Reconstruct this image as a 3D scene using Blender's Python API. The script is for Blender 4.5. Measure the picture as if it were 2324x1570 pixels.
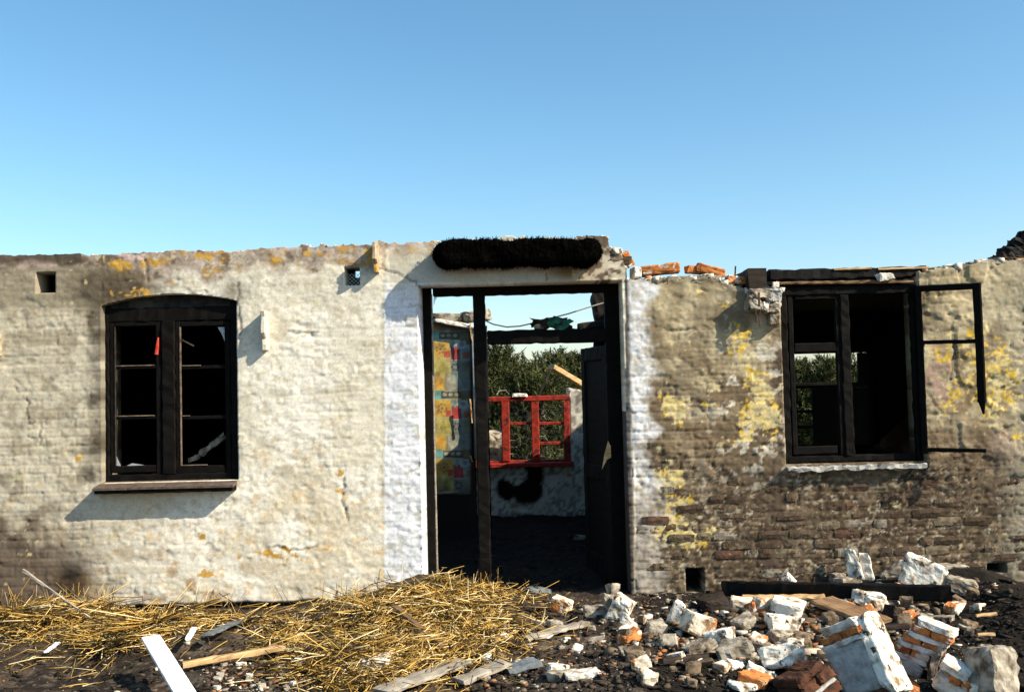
import bpy, math, random
import numpy as np
from mathutils import Vector, Matrix, Euler, noise as mnoise

for o in list(bpy.data.objects):
    bpy.data.objects.remove(o)
S = bpy.context.scene
COL = S.collection
R = math.radians
random.seed(7)

# ------------------------------------------------------------------ camera
LENS, PITCH, ROLL = 35.0, 2.6, 1.4
CAMP = np.array((0.0, -8.0, 1.6))
cd = bpy.data.cameras.new('camera'); cd.lens = LENS; cd.sensor_width = 36
cd.sensor_fit = 'HORIZONTAL'; cd.clip_start = 0.05; cd.clip_end = 3000
cam = bpy.data.objects.new('camera', cd); COL.objects.link(cam)
CM = Matrix.Rotation(R(90 + PITCH), 3, 'X') @ Matrix.Rotation(R(-ROLL), 3, 'Z')
cam.matrix_world = Matrix.Translation(Vector(CAMP)) @ CM.to_4x4()
S.camera = cam

# ------------------------------------------------------------------ world, sun, exposure
SUN = Vector((2.1, -1.0, 1.78)).normalized()
el = math.asin(SUN.z)
wd = bpy.data.worlds.new('World'); S.world = wd; wd.use_nodes = True
wn, wl = wd.node_tree.nodes, wd.node_tree.links
wn.clear()
sky = wn.new('ShaderNodeTexSky'); sky.sky_type = 'NISHITA'; sky.sun_disc = False
sky.sun_elevation = el; sky.sun_rotation = math.atan2(SUN.x, SUN.y)
sky.altitude = 0; sky.air_density = 1.0; sky.dust_density = 0.8; sky.ozone_density = 2.4
hs = wn.new('ShaderNodeHueSaturation'); hs.inputs['Saturation'].default_value = 1.17
hs.inputs['Hue'].default_value = 0.487
bg = wn.new('ShaderNodeBackground'); bg.inputs['Strength'].default_value = 0.113
wo = wn.new('ShaderNodeOutputWorld')
wl.new(sky.outputs[0], hs.inputs['Color']); wl.new(hs.outputs[0], bg.inputs['Color']); wl.new(bg.outputs[0], wo.inputs['Surface'])
sd = bpy.data.lights.new('sun', 'SUN'); sd.energy = 5.0; sd.angle = R(0.5); sd.color = (1.0, 0.90, 0.73)
sun = bpy.data.objects.new('sun', sd); COL.objects.link(sun)
sun.rotation_euler = SUN.to_track_quat('Z', 'Y').to_euler()
S.view_settings.view_transform = 'Standard'; S.view_settings.look = 'None'
S.view_settings.gamma = 1.0; S.view_settings.use_curve_mapping = False
S.view_settings.exposure = 0.8
S.render.engine = 'CYCLES'
S.cycles.use_denoising = True
S.cycles.max_bounces = 6

# ------------------------------------------------------------------ pixel <-> world (photo measured 2324 x 1570)
FPX = LENS / 36 * 2324
CMn = np.array(CM)
def ray(x, y):
    return CMn @ np.array(((x - 1162) / FPX, -(y - 785) / FPX, -1.0))
def W(x, y, Y=0.0):
    d = ray(x, y); t = (Y - CAMP[1]) / d[1]; p = CAMP + d * t
    return float(p[0]), float(p[2])
def V3(x, y, Y=0.0):
    a = W(x, y, Y); return Vector((a[0], Y, a[1]))
def G(x, y, z=0.0):
    d = ray(x, y); t = (z - CAMP[2]) / d[2]; p = CAMP + d * t
    return float(p[0]), float(p[1])
def PROJ(X, Y, Z):
    P = np.stack([X - CAMP[0], Y - CAMP[1], Z - CAMP[2]], -1) @ CMn
    return 1162 + FPX * P[..., 0] / -P[..., 2], 785 - FPX * P[..., 1] / -P[..., 2]

# ------------------------------------------------------------------ noise
def _h(ix, iy, s):
    n = (ix.astype(np.int64) * 374761393 + iy.astype(np.int64) * 668265263 + s * 974634777) & 0xffffffff
    n = ((n ^ (n >> 13)) * 1274126177) & 0xffffffff
    n = (n ^ (n >> 16)) & 0xffff
    return n / 65535.0
def vn(x, y, s=0):
    ix, iy = np.floor(x), np.floor(y); fx, fy = x - ix, y - iy
    fx = fx * fx * fx * (fx * (fx * 6 - 15) + 10); fy = fy * fy * fy * (fy * (fy * 6 - 15) + 10)
    a, b = _h(ix, iy, s), _h(ix + 1, iy, s); c, d = _h(ix, iy + 1, s), _h(ix + 1, iy + 1, s)
    return (a + (b - a) * fx) * (1 - fy) + (c + (d - c) * fx) * fy
def fbm(x, y, o=4, s=0, g=0.5):
    t, a, w = 0, 1.0, 0
    x, y = np.asarray(x, float), np.asarray(y, float)
    for k in range(o):
        t = t + a * vn(x, y, s + k * 17); w += a; a *= g
        x, y = x * 2.03 + 3.1, y * 2.01 + 7.7
    return t / w
def ss(a, b, x):
    t = np.clip((x - a) / (b - a), 0, 1); return t * t * (3 - 2 * t)
def bl(px, py, cx, cy, rx, ry):
    return np.exp(-(((px - cx) / rx) ** 2 + ((py - cy) / ry) ** 2))
def mixc(c, col, m):
    m = np.clip(m, 0, 1)[..., None]
    return c * (1 - m) + np.array(col) * m

# ------------------------------------------------------------------ materials
def mat(name):
    m = bpy.data.materials.new(name); m.use_nodes = True
    n = m.node_tree.nodes; b = n['Principled BSDF']
    return m, n, m.node_tree.links, b
def noise_node(n, l, scale, detail=5, coord='Object', rough=0.6):
    tc = n.new('ShaderNodeTexCoord'); t = n.new('ShaderNodeTexNoise')
    t.inputs['Scale'].default_value = scale; t.inputs['Detail'].default_value = detail; t.inputs['Roughness'].default_value = rough
    if coord == 'Rand':
        oi = n.new('ShaderNodeObjectInfo'); mm = n.new('ShaderNodeMath'); mm.operation = 'MULTIPLY'; mm.inputs[1].default_value = 57.0
        va = n.new('ShaderNodeVectorMath'); va.operation = 'ADD'
        l.new(oi.outputs['Random'], mm.inputs[0]); l.new(tc.outputs['Object'], va.inputs[0]); l.new(mm.outputs[0], va.inputs[1])
        l.new(va.outputs[0], t.inputs['Vector'])
    else:
        l.new(tc.outputs[coord], t.inputs['Vector'])
    return t
def ramp(n, l, src, stops):
    r = n.new('ShaderNodeValToRGB'); e = r.color_ramp.elements
    while len(e) < len(stops): e.new(0.5)
    for k, (p, c) in enumerate(stops):
        e[k].position = p; e[k].color = (*c, 1) if len(c) == 3 else c
    l.new(src, r.inputs[0]); return r
def mixn(n, l, fac, a, b, blend='MIX'):
    x = n.new('ShaderNodeMix'); x.data_type = 'RGBA'; x.blend_type = blend
    for sock, v in ((x.inputs[0], fac), (x.inputs[6], a), (x.inputs[7], b)):
        if hasattr(v, 'is_output'): l.new(v, sock)
        elif isinstance(v, (int, float)): sock.default_value = v
        else: sock.default_value = (*v, 1)
    return x.outputs[2]
def bumpn(n, l, b, src, strength, dist):
    k = n.new('ShaderNodeBump'); k.inputs['Strength'].default_value = strength; k.inputs['Distance'].default_value = dist
    l.new(src, k.inputs['Height']); l.new(k.outputs[0], b.inputs['Normal'])

def mat_attr(name, rough=0.92, var=0.35, scale=60, bump=0.35, dist=0.004, fine=True):
    m, n, l, b = mat(name)
    a = n.new('ShaderNodeAttribute'); a.attribute_name = 'Col'
    t = noise_node(n, l, scale, 6)
    r = ramp(n, l, t.outputs[0], [(0.25, (1 - var,) * 3), (0.75, (1 + var * 0.6,) * 3)])
    l.new(mixn(n, l, 1.0, a.outputs['Color'], r.outputs[0], 'MULTIPLY'), b.inputs['Base Color'])
    b.inputs['Roughness'].default_value = rough; b.inputs['Specular IOR Level'].default_value = 0.15
    if bump: bumpn(n, l, b, t.outputs[0], bump, dist)
    return m
def mat_two(name, c1, c2, scale=12, lo=0.35, hi=0.65, rough=0.9, bump=0.3, dist=0.004, coord='Rand', spec=0.2, c3=None, t3=0.62, s3=7):
    m, n, l, b = mat(name)
    t = noise_node(n, l, scale, 7, coord)
    col = ramp(n, l, t.outputs[0], [(lo, c1), (hi, c2)]).outputs[0]
    if c3:
        t2 = noise_node(n, l, s3, 4, coord)
        f = ramp(n, l, t2.outputs[0], [(t3, (0, 0, 0)), (t3 + 0.04, (1, 1, 1))])
        col = mixn(n, l, f.outputs[0], col, c3)
    l.new(col, b.inputs['Base Color'])
    b.inputs['Roughness'].default_value = rough; b.inputs['Specular IOR Level'].default_value = spec
    if bump: bumpn(n, l, b, t.outputs[0], bump, dist)
    return m
def mat_wood(name, c1, c2, axis=0, rough=0.8, scale=1.0, bump=0.3):
    m, n, l, b = mat(name)
    tc = n.new('ShaderNodeTexCoord'); mp = n.new('ShaderNodeMapping')
    sc = [70 * scale] * 3; sc[axis] = 3 * scale
    mp.inputs['Scale'].default_value = sc
    t = n.new('ShaderNodeTexNoise'); t.inputs['Scale'].default_value = 1; t.inputs['Detail'].default_value = 6
    l.new(tc.outputs['Object'], mp.inputs[0]); l.new(mp.outputs[0], t.inputs['Vector'])
    t2 = noise_node(n, l, 9, 4)
    r = ramp(n, l, t.outputs[0], [(0.3, c1), (0.7, c2)])
    r2 = ramp(n, l, t2.outputs[0], [(0.3, (0.55, 0.5, 0.45)), (0.6, (1, 1, 1))])
    l.new(mixn(n, l, 1.0, r.outputs[0], r2.outputs[0], 'MULTIPLY'), b.inputs['Base Color'])
    b.inputs['Roughness'].default_value = rough; b.inputs['Specular IOR Level'].default_value = 0.25
    bumpn(n, l, b, t.outputs[0], bump, 0.003)
    return m

M = {}
M['wall'] = mat_attr('limewashed masonry', var=0.22, scale=70, bump=0.32, dist=0.004)
M['inner'] = mat_attr('sooty plaster', var=0.3, scale=40, bump=0.2)
M['inner'].node_tree.nodes['Principled BSDF'].inputs['Specular IOR Level'].default_value = 0.0
M['paper'] = mat_attr('patchwork wallpaper', var=0.12, scale=30, bump=0.0, rough=0.8)
M['ground'] = mat_attr('burnt earth', var=0.5, scale=45, bump=0.6, dist=0.02, rough=1.0)
M['straw'] = mat_attr('straw', var=0.25, scale=30, bump=0, rough=0.6)
M['chips'] = mat_attr('rubble chips', var=0.3, scale=60, bump=0.3)
M['needles'] = mat_attr('pine needles', var=0.3, scale=8, bump=0, rough=0.7)
M['char'] = mat_two('charred wood', (0.0013, 0.0011, 0.0009), (0.0055, 0.0042, 0.003), 25, rough=0.75, bump=0.6, dist=0.006, spec=0.2)
M['charbar'] = mat_two('scorched frame timber', (0.0014, 0.0011, 0.0009), (0.0055, 0.0042, 0.003), 14, rough=0.8, bump=0.4, dist=0.003, spec=0.12)
M['soot'] = mat_two('soot black thatch', (0.001, 0.001, 0.001), (0.0035, 0.003, 0.0025), 30, rough=1.0, bump=0.8, dist=0.01, spec=0.0)
M['lime'] = mat_two('lime covered rubble', (0.20, 0.13, 0.07), (0.80, 0.74, 0.62), 13, 0.38, 0.53, bump=0.8, dist=0.014, c3=(0.06, 0.042, 0.028), t3=0.60, s3=17)
M['limegrey'] = mat_two('grey mortar rubble', (0.09, 0.066, 0.043), (0.42, 0.37, 0.29), 14, 0.36, 0.62, bump=0.6, dist=0.012)
M['limeorange'] = mat_two('rubble with brick showing', (0.20, 0.12, 0.06), (0.74, 0.65, 0.50), 13, 0.36, 0.54, bump=0.6, dist=0.012, c3=(0.45, 0.16, 0.045), t3=0.55, s3=9)
M['rubblebrown'] = mat_two('brown stained rubble', (0.05, 0.034, 0.021), (0.26, 0.19, 0.12), 15, 0.36, 0.66, bump=0.7, dist=0.012)
M['mortar'] = mat_two('pale mortar', (0.30, 0.24, 0.17), (0.74, 0.69, 0.60), 16, 0.34, 0.55, bump=0.7, dist=0.01)
M['mortargrey'] = mat_two('grey mortar', (0.22, 0.21, 0.19), (0.40, 0.39, 0.36), 22, 0.3, 0.6, bump=0.5, dist=0.008)
M['brick'] = mat_two('orange brick', (0.22, 0.06, 0.018), (0.55, 0.20, 0.055), 16, .34, .58, bump=0.7, dist=0.008, c3=(0.60, 0.52, 0.42), t3=0.59, s3=11)
M['brickdull'] = mat_two('shade-darkened brick', (0.035, 0.017, 0.011), (0.12, 0.045, 0.022), 18, bump=0.6, dist=0.006)  # darkened so the colour carries the shade on the brick lump
M['white'] = mat_two('white paint', (0.60, 0.61, 0.62), (0.82, 0.84, 0.86), 8, .3, .5, bump=0.1, rough=0.5, c3=(.34, .30, .24), t3=.66, s3=14)
M['woodpale'] = mat_wood('bare pale timber', (0.42, 0.25, 0.10), (0.68, 0.47, 0.24))
M['woodgrey'] = mat_wood('weathered board', (0.20, 0.17, 0.13), (0.44, 0.39, 0.31))
M['woodbrown'] = mat_wood('brown timber', (0.12, 0.07, 0.035), (0.28, 0.17, 0.09))
M['wooddark'] = mat_wood('scorched board', (0.010, 0.007, 0.005), (0.040, 0.026, 0.017))
M['red'] = mat_two('red paint', (0.16, 0.015, 0.010), (0.36, 0.034, 0.017), 20, rough=0.6, bump=0.3, c3=(0.07, 0.018, 0.012), t3=0.57, s3=14)
M['infill'] = mat_two('sooty infill', (0.012, 0.011, 0.009), (0.06, 0.055, 0.042), 9, bump=0.3)
M['litedge'] = mat_two('pale lit edge', (0.06, 0.04, 0.026), (0.22, 0.16, 0.11), 20, bump=0)  # pale tone for strips that imitate sunlit bar edges
M['litedgedim'] = mat_two('dim lit edge', (0.02, 0.016, 0.012), (0.05, 0.04, 0.03), 20, bump=0)
M['metal'] = mat_two('rusty iron', (0.03, 0.02, 0.015), (0.10, 0.06, 0.04), 30, rough=0.7)
M['wire'] = mat_two('galvanised wire', (0.35, 0.35, 0.33), (0.55, 0.55, 0.52), 30, rough=0.5, bump=0)
M['tile'] = mat_two('brown sill tile', (0.06, 0.042, 0.032), (0.14, 0.105, 0.082), 20, rough=0.6, bump=0.2)
M['pipe'] = mat_two('dull grey pipe paint', (0.28, 0.27, 0.24), (0.45, 0.44, 0.40), 20, rough=0.6, bump=0.1)
M['green'] = mat_two('green cloth', (0.01, 0.05, 0.035), (0.03, 0.20, 0.13), 14, rough=0.9)
M['redrag'] = mat_two('red plastic', (0.35, 0.03, 0.015), (0.62, 0.08, 0.04), 10, rough=0.5, bump=0.1)
M['slate'] = mat_two('blue grey sheet', (0.07, 0.08, 0.085), (0.17, 0.19, 0.20), 14, rough=0.6)
M['bark'] = mat_two('pine bark', (0.05, 0.035, 0.025), (0.12, 0.085, 0.06), 14)
def mat_wallbrick(name, c1, c2, c3, t3, scale=26):
    m, n, l, b = mat(name)
    t = noise_node(n, l, scale, 7, 'Rand'); col = ramp(n, l, t.outputs[0], [(0.33, c1), (0.68, c2)]).outputs[0]
    t2 = noise_node(n, l, 15, 5, 'Rand'); f = ramp(n, l, t2.outputs[0], [(t3, (0, 0, 0)), (t3 + 0.05, (1, 1, 1))]); col = mixn(n, l, f.outputs[0], col, c3)
    g = n.new('ShaderNodeNewGeometry'); t4 = n.new('ShaderNodeTexNoise'); t4.inputs['Scale'].default_value = 4.5; t4.inputs['Detail'].default_value = 8; t4.inputs['Roughness'].default_value = .7
    l.new(g.outputs['Position'], t4.inputs['Vector']); f4 = ramp(n, l, t4.outputs[0], [(0.38, (0, 0, 0)), (0.66, (.82, .82, .82))])
    col = mixn(n, l, f4.outputs[0], col, (0.048, 0.033, 0.022))
    l.new(col, b.inputs['Base Color']); b.inputs['Roughness'].default_value = .95; b.inputs['Specular IOR Level'].default_value = .1
    bumpn(n, l, b, t.outputs[0], .9, .01); return m
WB = [
    mat_wallbrick('wall brick brown', (0.065, 0.044, 0.030), (0.17, 0.12, 0.08), (0.30, 0.24, 0.16), 0.60),
    mat_wallbrick('wall brick dark', (0.045, 0.031, 0.021), (0.115, 0.078, 0.052), (0.22, 0.17, 0.11), 0.62),
    mat_wallbrick('wall brick reddish', (0.070, 0.036, 0.024), (0.16, 0.085, 0.058), (0.22, 0.16, 0.11), 0.60),
    mat_wallbrick('wall brick buff', (0.12, 0.088, 0.055), (0.28, 0.225, 0.15), (0.075, 0.05, 0.03), 0.54),
    mat_wallbrick('wall brick pale', (0.20, 0.165, 0.12), (0.42, 0.38, 0.30), (0.11, 0.075, 0.045), 0.53),
    mat_wallbrick('wall brick ochre', (0.14, 0.10, 0.05), (0.32, 0.235, 0.10), (0.085, 0.055, 0.03), 0.50),
]

# ------------------------------------------------------------------ mesh helpers
def link(o, parent=None):
    COL.objects.link(o)
    if parent: o.parent = parent
    return o
def mesh_np(name, v, quads, m, parent=None, col=None, smooth=False, tris=None):
    me = bpy.data.meshes.new(name)
    v = np.asarray(v, np.float32)
    me.vertices.add(len(v)); me.vertices.foreach_set('co', v.ravel())
    q = np.asarray(quads, np.int32) if quads is not None and len(quads) else np.zeros((0, 4), np.int32)
    t = np.asarray(tris, np.int32) if tris is not None and len(tris) else np.zeros((0, 3), np.int32)
    nl = q.size + t.size
    me.loops.add(nl); me.loops.foreach_set('vertex_index', np.concatenate([q.ravel(), t.ravel()]))
    me.polygons.add(len(q) + len(t))
    st = np.concatenate([np.arange(len(q)) * 4, q.size + np.arange(len(t)) * 3]).astype(np.int32)
    me.polygons.foreach_set('loop_start', st)
    if smooth: me.polygons.foreach_set('use_smooth', np.ones(len(st), bool))
    me.update(calc_edges=True); me.validate()
    if col is not None:
        ca = me.color_attributes.new('Col', 'FLOAT_COLOR', 'POINT')
        c4 = np.ones((len(v), 4), np.float32); c4[:, :3] = col
        ca.data.foreach_set('color', c4.ravel())
    me.materials.append(m)
    return link(bpy.data.objects.new(name, me), parent)
def tag(o, label=None, cat=None, group=None, kind=None):
    if label: o['label'] = label
    if cat: o['category'] = cat
    if group: o['group'] = group
    if kind: o['kind'] = kind
    return o
def empty(name, loc=(0, 0, 0), label=None, cat=None, group=None):
    o = bpy.data.objects.new(name, None); o.location = loc; o.empty_display_size = 0.2
    COL.objects.link(o); return tag(o, label, cat, group)

class MB:
    def __init__(s): s.v, s.f = [], []
    def add(s, v, f):
        b = len(s.v); s.v += [tuple(p) for p in v]; s.f += [tuple(i + b for i in q) for q in f]; return s
    def box(s, x0, x1, y0, y1, z0, z1, jit=0.0):
        v = [(x, y, z) for x in (x0, x1) for y in (y0, y1) for z in (z0, z1)]
        if jit: v = [tuple(c + random.uniform(-jit, jit) for c in p) for p in v]
        return s.add(v, [(0, 1, 3, 2), (4, 6, 7, 5), (0, 4, 5, 1), (2, 3, 7, 6), (0, 2, 6, 4), (1, 5, 7, 3)])
    def bar(s, p0, p1, w, t, up=(0, 0, 1), jit=0.0025, seg=0.05, taper=1.0):
        p0, p1 = Vector(p0), Vector(p1); d = p1 - p0; L = d.length; d.normalize()
        up = Vector(up); sd = d.cross(up)
        if sd.length < 1e-3: up = Vector((0, 1, 0)); sd = d.cross(up)
        sd.normalize(); u = sd.cross(d).normalized()
        n = max(1, int(L / seg)); v = []
        ca = min(.3, .009 / (w / 2)); cbv = min(.3, .009 / (t / 2))
        for k in range(n + 1):
            q = p0 + d * (L * k / n); f = 1 + (taper - 1) * k / n
            for (a, b) in ((-1 + ca, -1), (1 - ca, -1), (1, -1 + cbv), (1, 1 - cbv), (1 - ca, 1), (-1 + ca, 1), (-1, 1 - cbv), (-1, -1 + cbv)):
                r = q + sd * (a * w / 2 * f) + u * (b * t / 2 * f)
                v.append(r + Vector([random.uniform(-jit, jit) for _ in range(3)]))
        f = [tuple(range(7, -1, -1)), tuple(range(n * 8, n * 8 + 8))]
        for k in range(n):
            for j in range(8):
                a, b = k * 8 + j, k * 8 + (j + 1) % 8
                f.append((a, b, b + 8, a + 8))
        return s.add(v, f)
    def tube(s, pts, r, n=5):
        v, f = [], []
        for k, p in enumerate(pts):
            p = Vector(p); d = (Vector(pts[min(k + 1, len(pts) - 1)]) - Vector(pts[max(k - 1, 0)])).normalized()
            a = d.orthogonal().normalized(); b = d.cross(a); rr = r[k] if isinstance(r, (list, tuple)) else r
            for j in range(n):
                t = 2 * math.pi * j / n; v.append(p + (a * math.cos(t) + b * math.sin(t)) * rr)
        for k in range(len(pts) - 1):
            for j in range(n):
                q = k * n + j; w = k * n + (j + 1) % n; f.append((q, w, w + n, q + n))
        f.append(tuple(range(n - 1, -1, -1))); f.append(tuple(range((len(pts) - 1) * n, len(pts) * n)))
        return s.add(v, f)
    def build(s, name, m, parent=None, smooth=False):
        me = bpy.data.meshes.new(name); me.from_pydata(s.v, [], s.f); me.update()
        if smooth:
            for p in me.polygons: p.use_smooth = True
        me.materials.append(m)
        return link(bpy.data.objects.new(name, me), parent)

def build_wall(name, xs, zs, keep, top, low, hfun, cfun, Y0, thick, m, parent, back=True, rimshift=None):
    """a wall slab: front relief grid, reveals round every opening, back face"""
    X, Z = np.meshgrid(xs, zs, indexing='ij')
    T = top(X); L = low(X)
    cx, cz = (xs[:-1] + xs[1:]) / 2, (zs[:-1] + zs[1:]) / 2
    CX, CZ = np.meshgrid(cx, cz, indexing='ij')
    Zc = np.minimum(Z, T)
    Zc = np.where((L > -5) & (Zc < L) & (Z > L - 0.25), np.maximum(Zc, np.minimum(L, T)), Zc) if L is not None else Zc
    hgt = Zc[:-1, 1:] - Zc[:-1, :-1] + Zc[1:, 1:] - Zc[1:, :-1]
    K = keep(CX, CZ) & (hgt > 1e-4)
    H = hfun(X, Zc)
    idx = np.arange(X.size).reshape(X.shape)
    i, j = np.nonzero(K)
    q = np.stack([idx[i, j], idx[i + 1, j], idx[i + 1, j + 1], idx[i, j + 1]], 1)
    vf = np.stack([X.ravel(), (Y0 - H).ravel(), Zc.ravel()], 1)
    C = cfun(X, Zc, H).reshape(-1, 3)
    N = X.size
    vb = vf.copy(); vb[:, 1] = Y0 + thick
    if rimshift is not None: vb = rimshift(vb)
    # boundary edges
    Kp = np.pad(K, 1); rim = []
    I, J = np.nonzero(K)
    for (di, dj, a, b) in ((0, -1, (0, 0), (1, 0)), (1, 0, (1, 0), (1, 1)), (0, 1, (1, 1), (0, 1)), (-1, 0, (0, 1), (0, 0))):
        out = ~Kp[I + 1 + di, J + 1 + dj]
        ii, jj = I[out], J[out]
        A = idx[ii + a[0], jj + a[1]]; B = idx[ii + b[0], jj + b[1]]
        rim.append(np.stack([B, A, A + N, B + N], 1))
    rim = np.concatenate(rim)
    allq = [q, rim]
    if back: allq.append(q[:, ::-1] + N)
    allq = np.concatenate(allq)
    v = np.concatenate([vf, vb]); c = np.concatenate([C, C])
    used = np.zeros(len(v), bool); used[allq.ravel()] = True
    remap = np.cumsum(used) - 1
    return mesh_np(name, v[used], remap[allq], m, parent, c[used], smooth=False)

def lines(a, b, step, marks=()):
    """grid lines with every mark hit exactly"""
    ks = sorted({a, b, *[k for k in marks if a < k < b]}); out = []
    for p, q in zip(ks[:-1], ks[1:]):
        n = max(1, round((q - p) / step)); out += list(np.linspace(p, q, n, endpoint=False))
    return np.array(out + [b])

# ================================================================== FRONT WALL
ym = lambda px, y=880: W(px, y)[0]
LW = dict(x0=ym(231), x1=ym(539), z0=W(385, 1092)[1])
VA = dict(x0=ym(83, 640), x1=ym(127, 640), z0=W(105, 665)[1], z1=W(105, 618)[1])
VB = dict(x0=ym(781, 625), x1=ym(817, 625), z0=W(799, 648)[1], z1=W(799, 605)[1])
DR = dict(x0=ym(953, 900), x1=ym(1418, 900), z1=W(1180, 642)[1])
RW = dict(x0=ym(1776, 850), x1=ym(2093, 850), z0=W(1935, 1050)[1])
HB = dict(x0=ym(1556, 1315), x1=ym(1598, 1315), z0=W(1577, 1344)[1], z1=W(1577, 1288)[1])
HC = dict(x0=ym(1988 + 252, 1290), x1=ym(2285, 1290), z0=W(2262, 1300)[1], z1=W(2262, 1277)[1])
prof = [(-60, 580), (0, 580), (90, 579), (184, 577), (188, 581), (300, 574), (330, 575), (440, 567), (520, 570), (640, 562), (700, 559), (775, 558), (778, 556), (850, 553),
        (870, 550), (880, 554), (985, 549), (1120, 541), (1240, 539), (1372, 534), (1379, 537), (1384, 571), (1412, 574), (1416, 598), (1421, 604),
        (1422.5, 630), (1452, 634), (1480, 636), (1500, 631), (1560, 630), (1600, 626), (1625, 630), (1648, 643), (1662, 652), (1692, 657), (1712, 668), (1728, 662), (1745, 656), (1772, 660),
        (2094, 616), (2110, 610), (2150, 606), (2163, 611), (2200, 601), (2235, 596), (2262, 594), (2290, 590), (2324, 588), (2420, 575)]
pw = [W(a, b) for a, b in prof]
PXs, PZs = np.array([p[0] for p in pw]), np.array([p[1] for p in pw])
PXs[0], PXs[-1] = -6.2, 6.2
def top_front(X):
    t = np.interp(X, PXs, PZs)
    return t + (fbm(X * 18, X * 0, 3, 5) - 0.5) * 0.05 * ss(-4.8, -1.0, X) + (fbm(X * 25, X * 0, 3, 9) - 0.5) * 0.018
arch_l, arch_r, arch_c = W(231, 694)[1], W(539, 682)[1], W(395, 667)[1]
def arch_z(X):
    u = np.clip((X - LW['x0']) / (LW['x1'] - LW['x0']), 0, 1)
    return arch_l + (arch_r - arch_l) * u + (arch_c - (arch_l + arch_r) / 2) * (1 - (2 * u - 1) ** 2)
def low_front(X):
    inside = (X > LW['x0'] + 1e-6) & (X < LW['x1'] - 1e-6)
    return np.where(inside, arch_z(X), -9.0)
def keep_front(x, z):
    k = np.ones_like(x, bool)
    def hole(r, z0=None, z1=None):
        return (x > r['x0']) & (x < r['x1']) & (z > (r['z0'] if z0 is None else z0)) & (z < (r['z1'] if z1 is None else z1))
    k &= ~((x > LW['x0']) & (x < LW['x1']) & (z > LW['z0']) & (z + 0.0055 < arch_z(x)))
    k &= ~hole(VA); k &= ~hole(VB); k &= ~hole(DR, -9); k &= ~hole(RW, None, 9); k &= ~hole(HB); k &= ~hole(HC)
    return k
BL, BH = 0.242, 0.0735
def brickfield(x, z):
    wx = x + (fbm(x * 3, z * 3, 2, 31) - 0.5) * 0.05; wz = z + (fbm(x * 2.2, z * 3, 3, 37) - 0.5) * 0.035
    c = np.floor(wz / BH); u = wx / BL + 0.5 * np.mod(c, 2) + 0.13 * _h(c, c * 0, 3); b = np.floor(u)
    fu, fv = (u - b) * BL, (wz / BH - c) * BH
    e = np.minimum(np.minimum(fu, BL - fu), np.minimum(fv, BH - fv))
    return ss(0.002, 0.0085, e), _h(b, c, 11), _h(b, c, 12)
CRACKS = [((858, 610), (884, 616), (905, 624), (926, 628), (948, 646)), ((1490, 742), (1530, 750), (1578, 746)), ((1540, 905), (1560, 918), (1592, 928), (1618, 956)), ((540, 640), (541, 700), (545, 760)),
          ((655, 752), (690, 754), (720, 752)), ((330, 585), (332, 640)), ((2085, 860), (2110, 900), (2140, 940)), ((1100, 552), (1108, 580), (1104, 600)), ((60, 905), (64, 960), (92, 962), (90, 1010)), ((2160, 760), (2166, 800), (2158, 860)), ((1240, 600), (1238, 636)),
          ((780, 1080), (774, 1130), (790, 1180)), ((620, 1240), (660, 1246), (720, 1240))]
def crackmask(px, py):
    m = np.zeros(px.shape); jx = (fbm(px * .06, py * .06, 3, 801) - .5) * 14; jy = (fbm(px * .06 + 9, py * .06, 3, 802) - .5) * 14
    for pl in CRACKS:
        for (ax, ay), (bx, by) in zip(pl[:-1], pl[1:]):
            dx, dy = bx - ax, by - ay; t = np.clip(((px + jx - ax) * dx + (py + jy - ay) * dy) / (dx * dx + dy * dy), 0, 1)
            m = np.maximum(m, 1 - ss(1.0, 3.0, np.hypot(px + jx - ax - t * dx, py + jy - ay - t * dy)))
    return m
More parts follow.
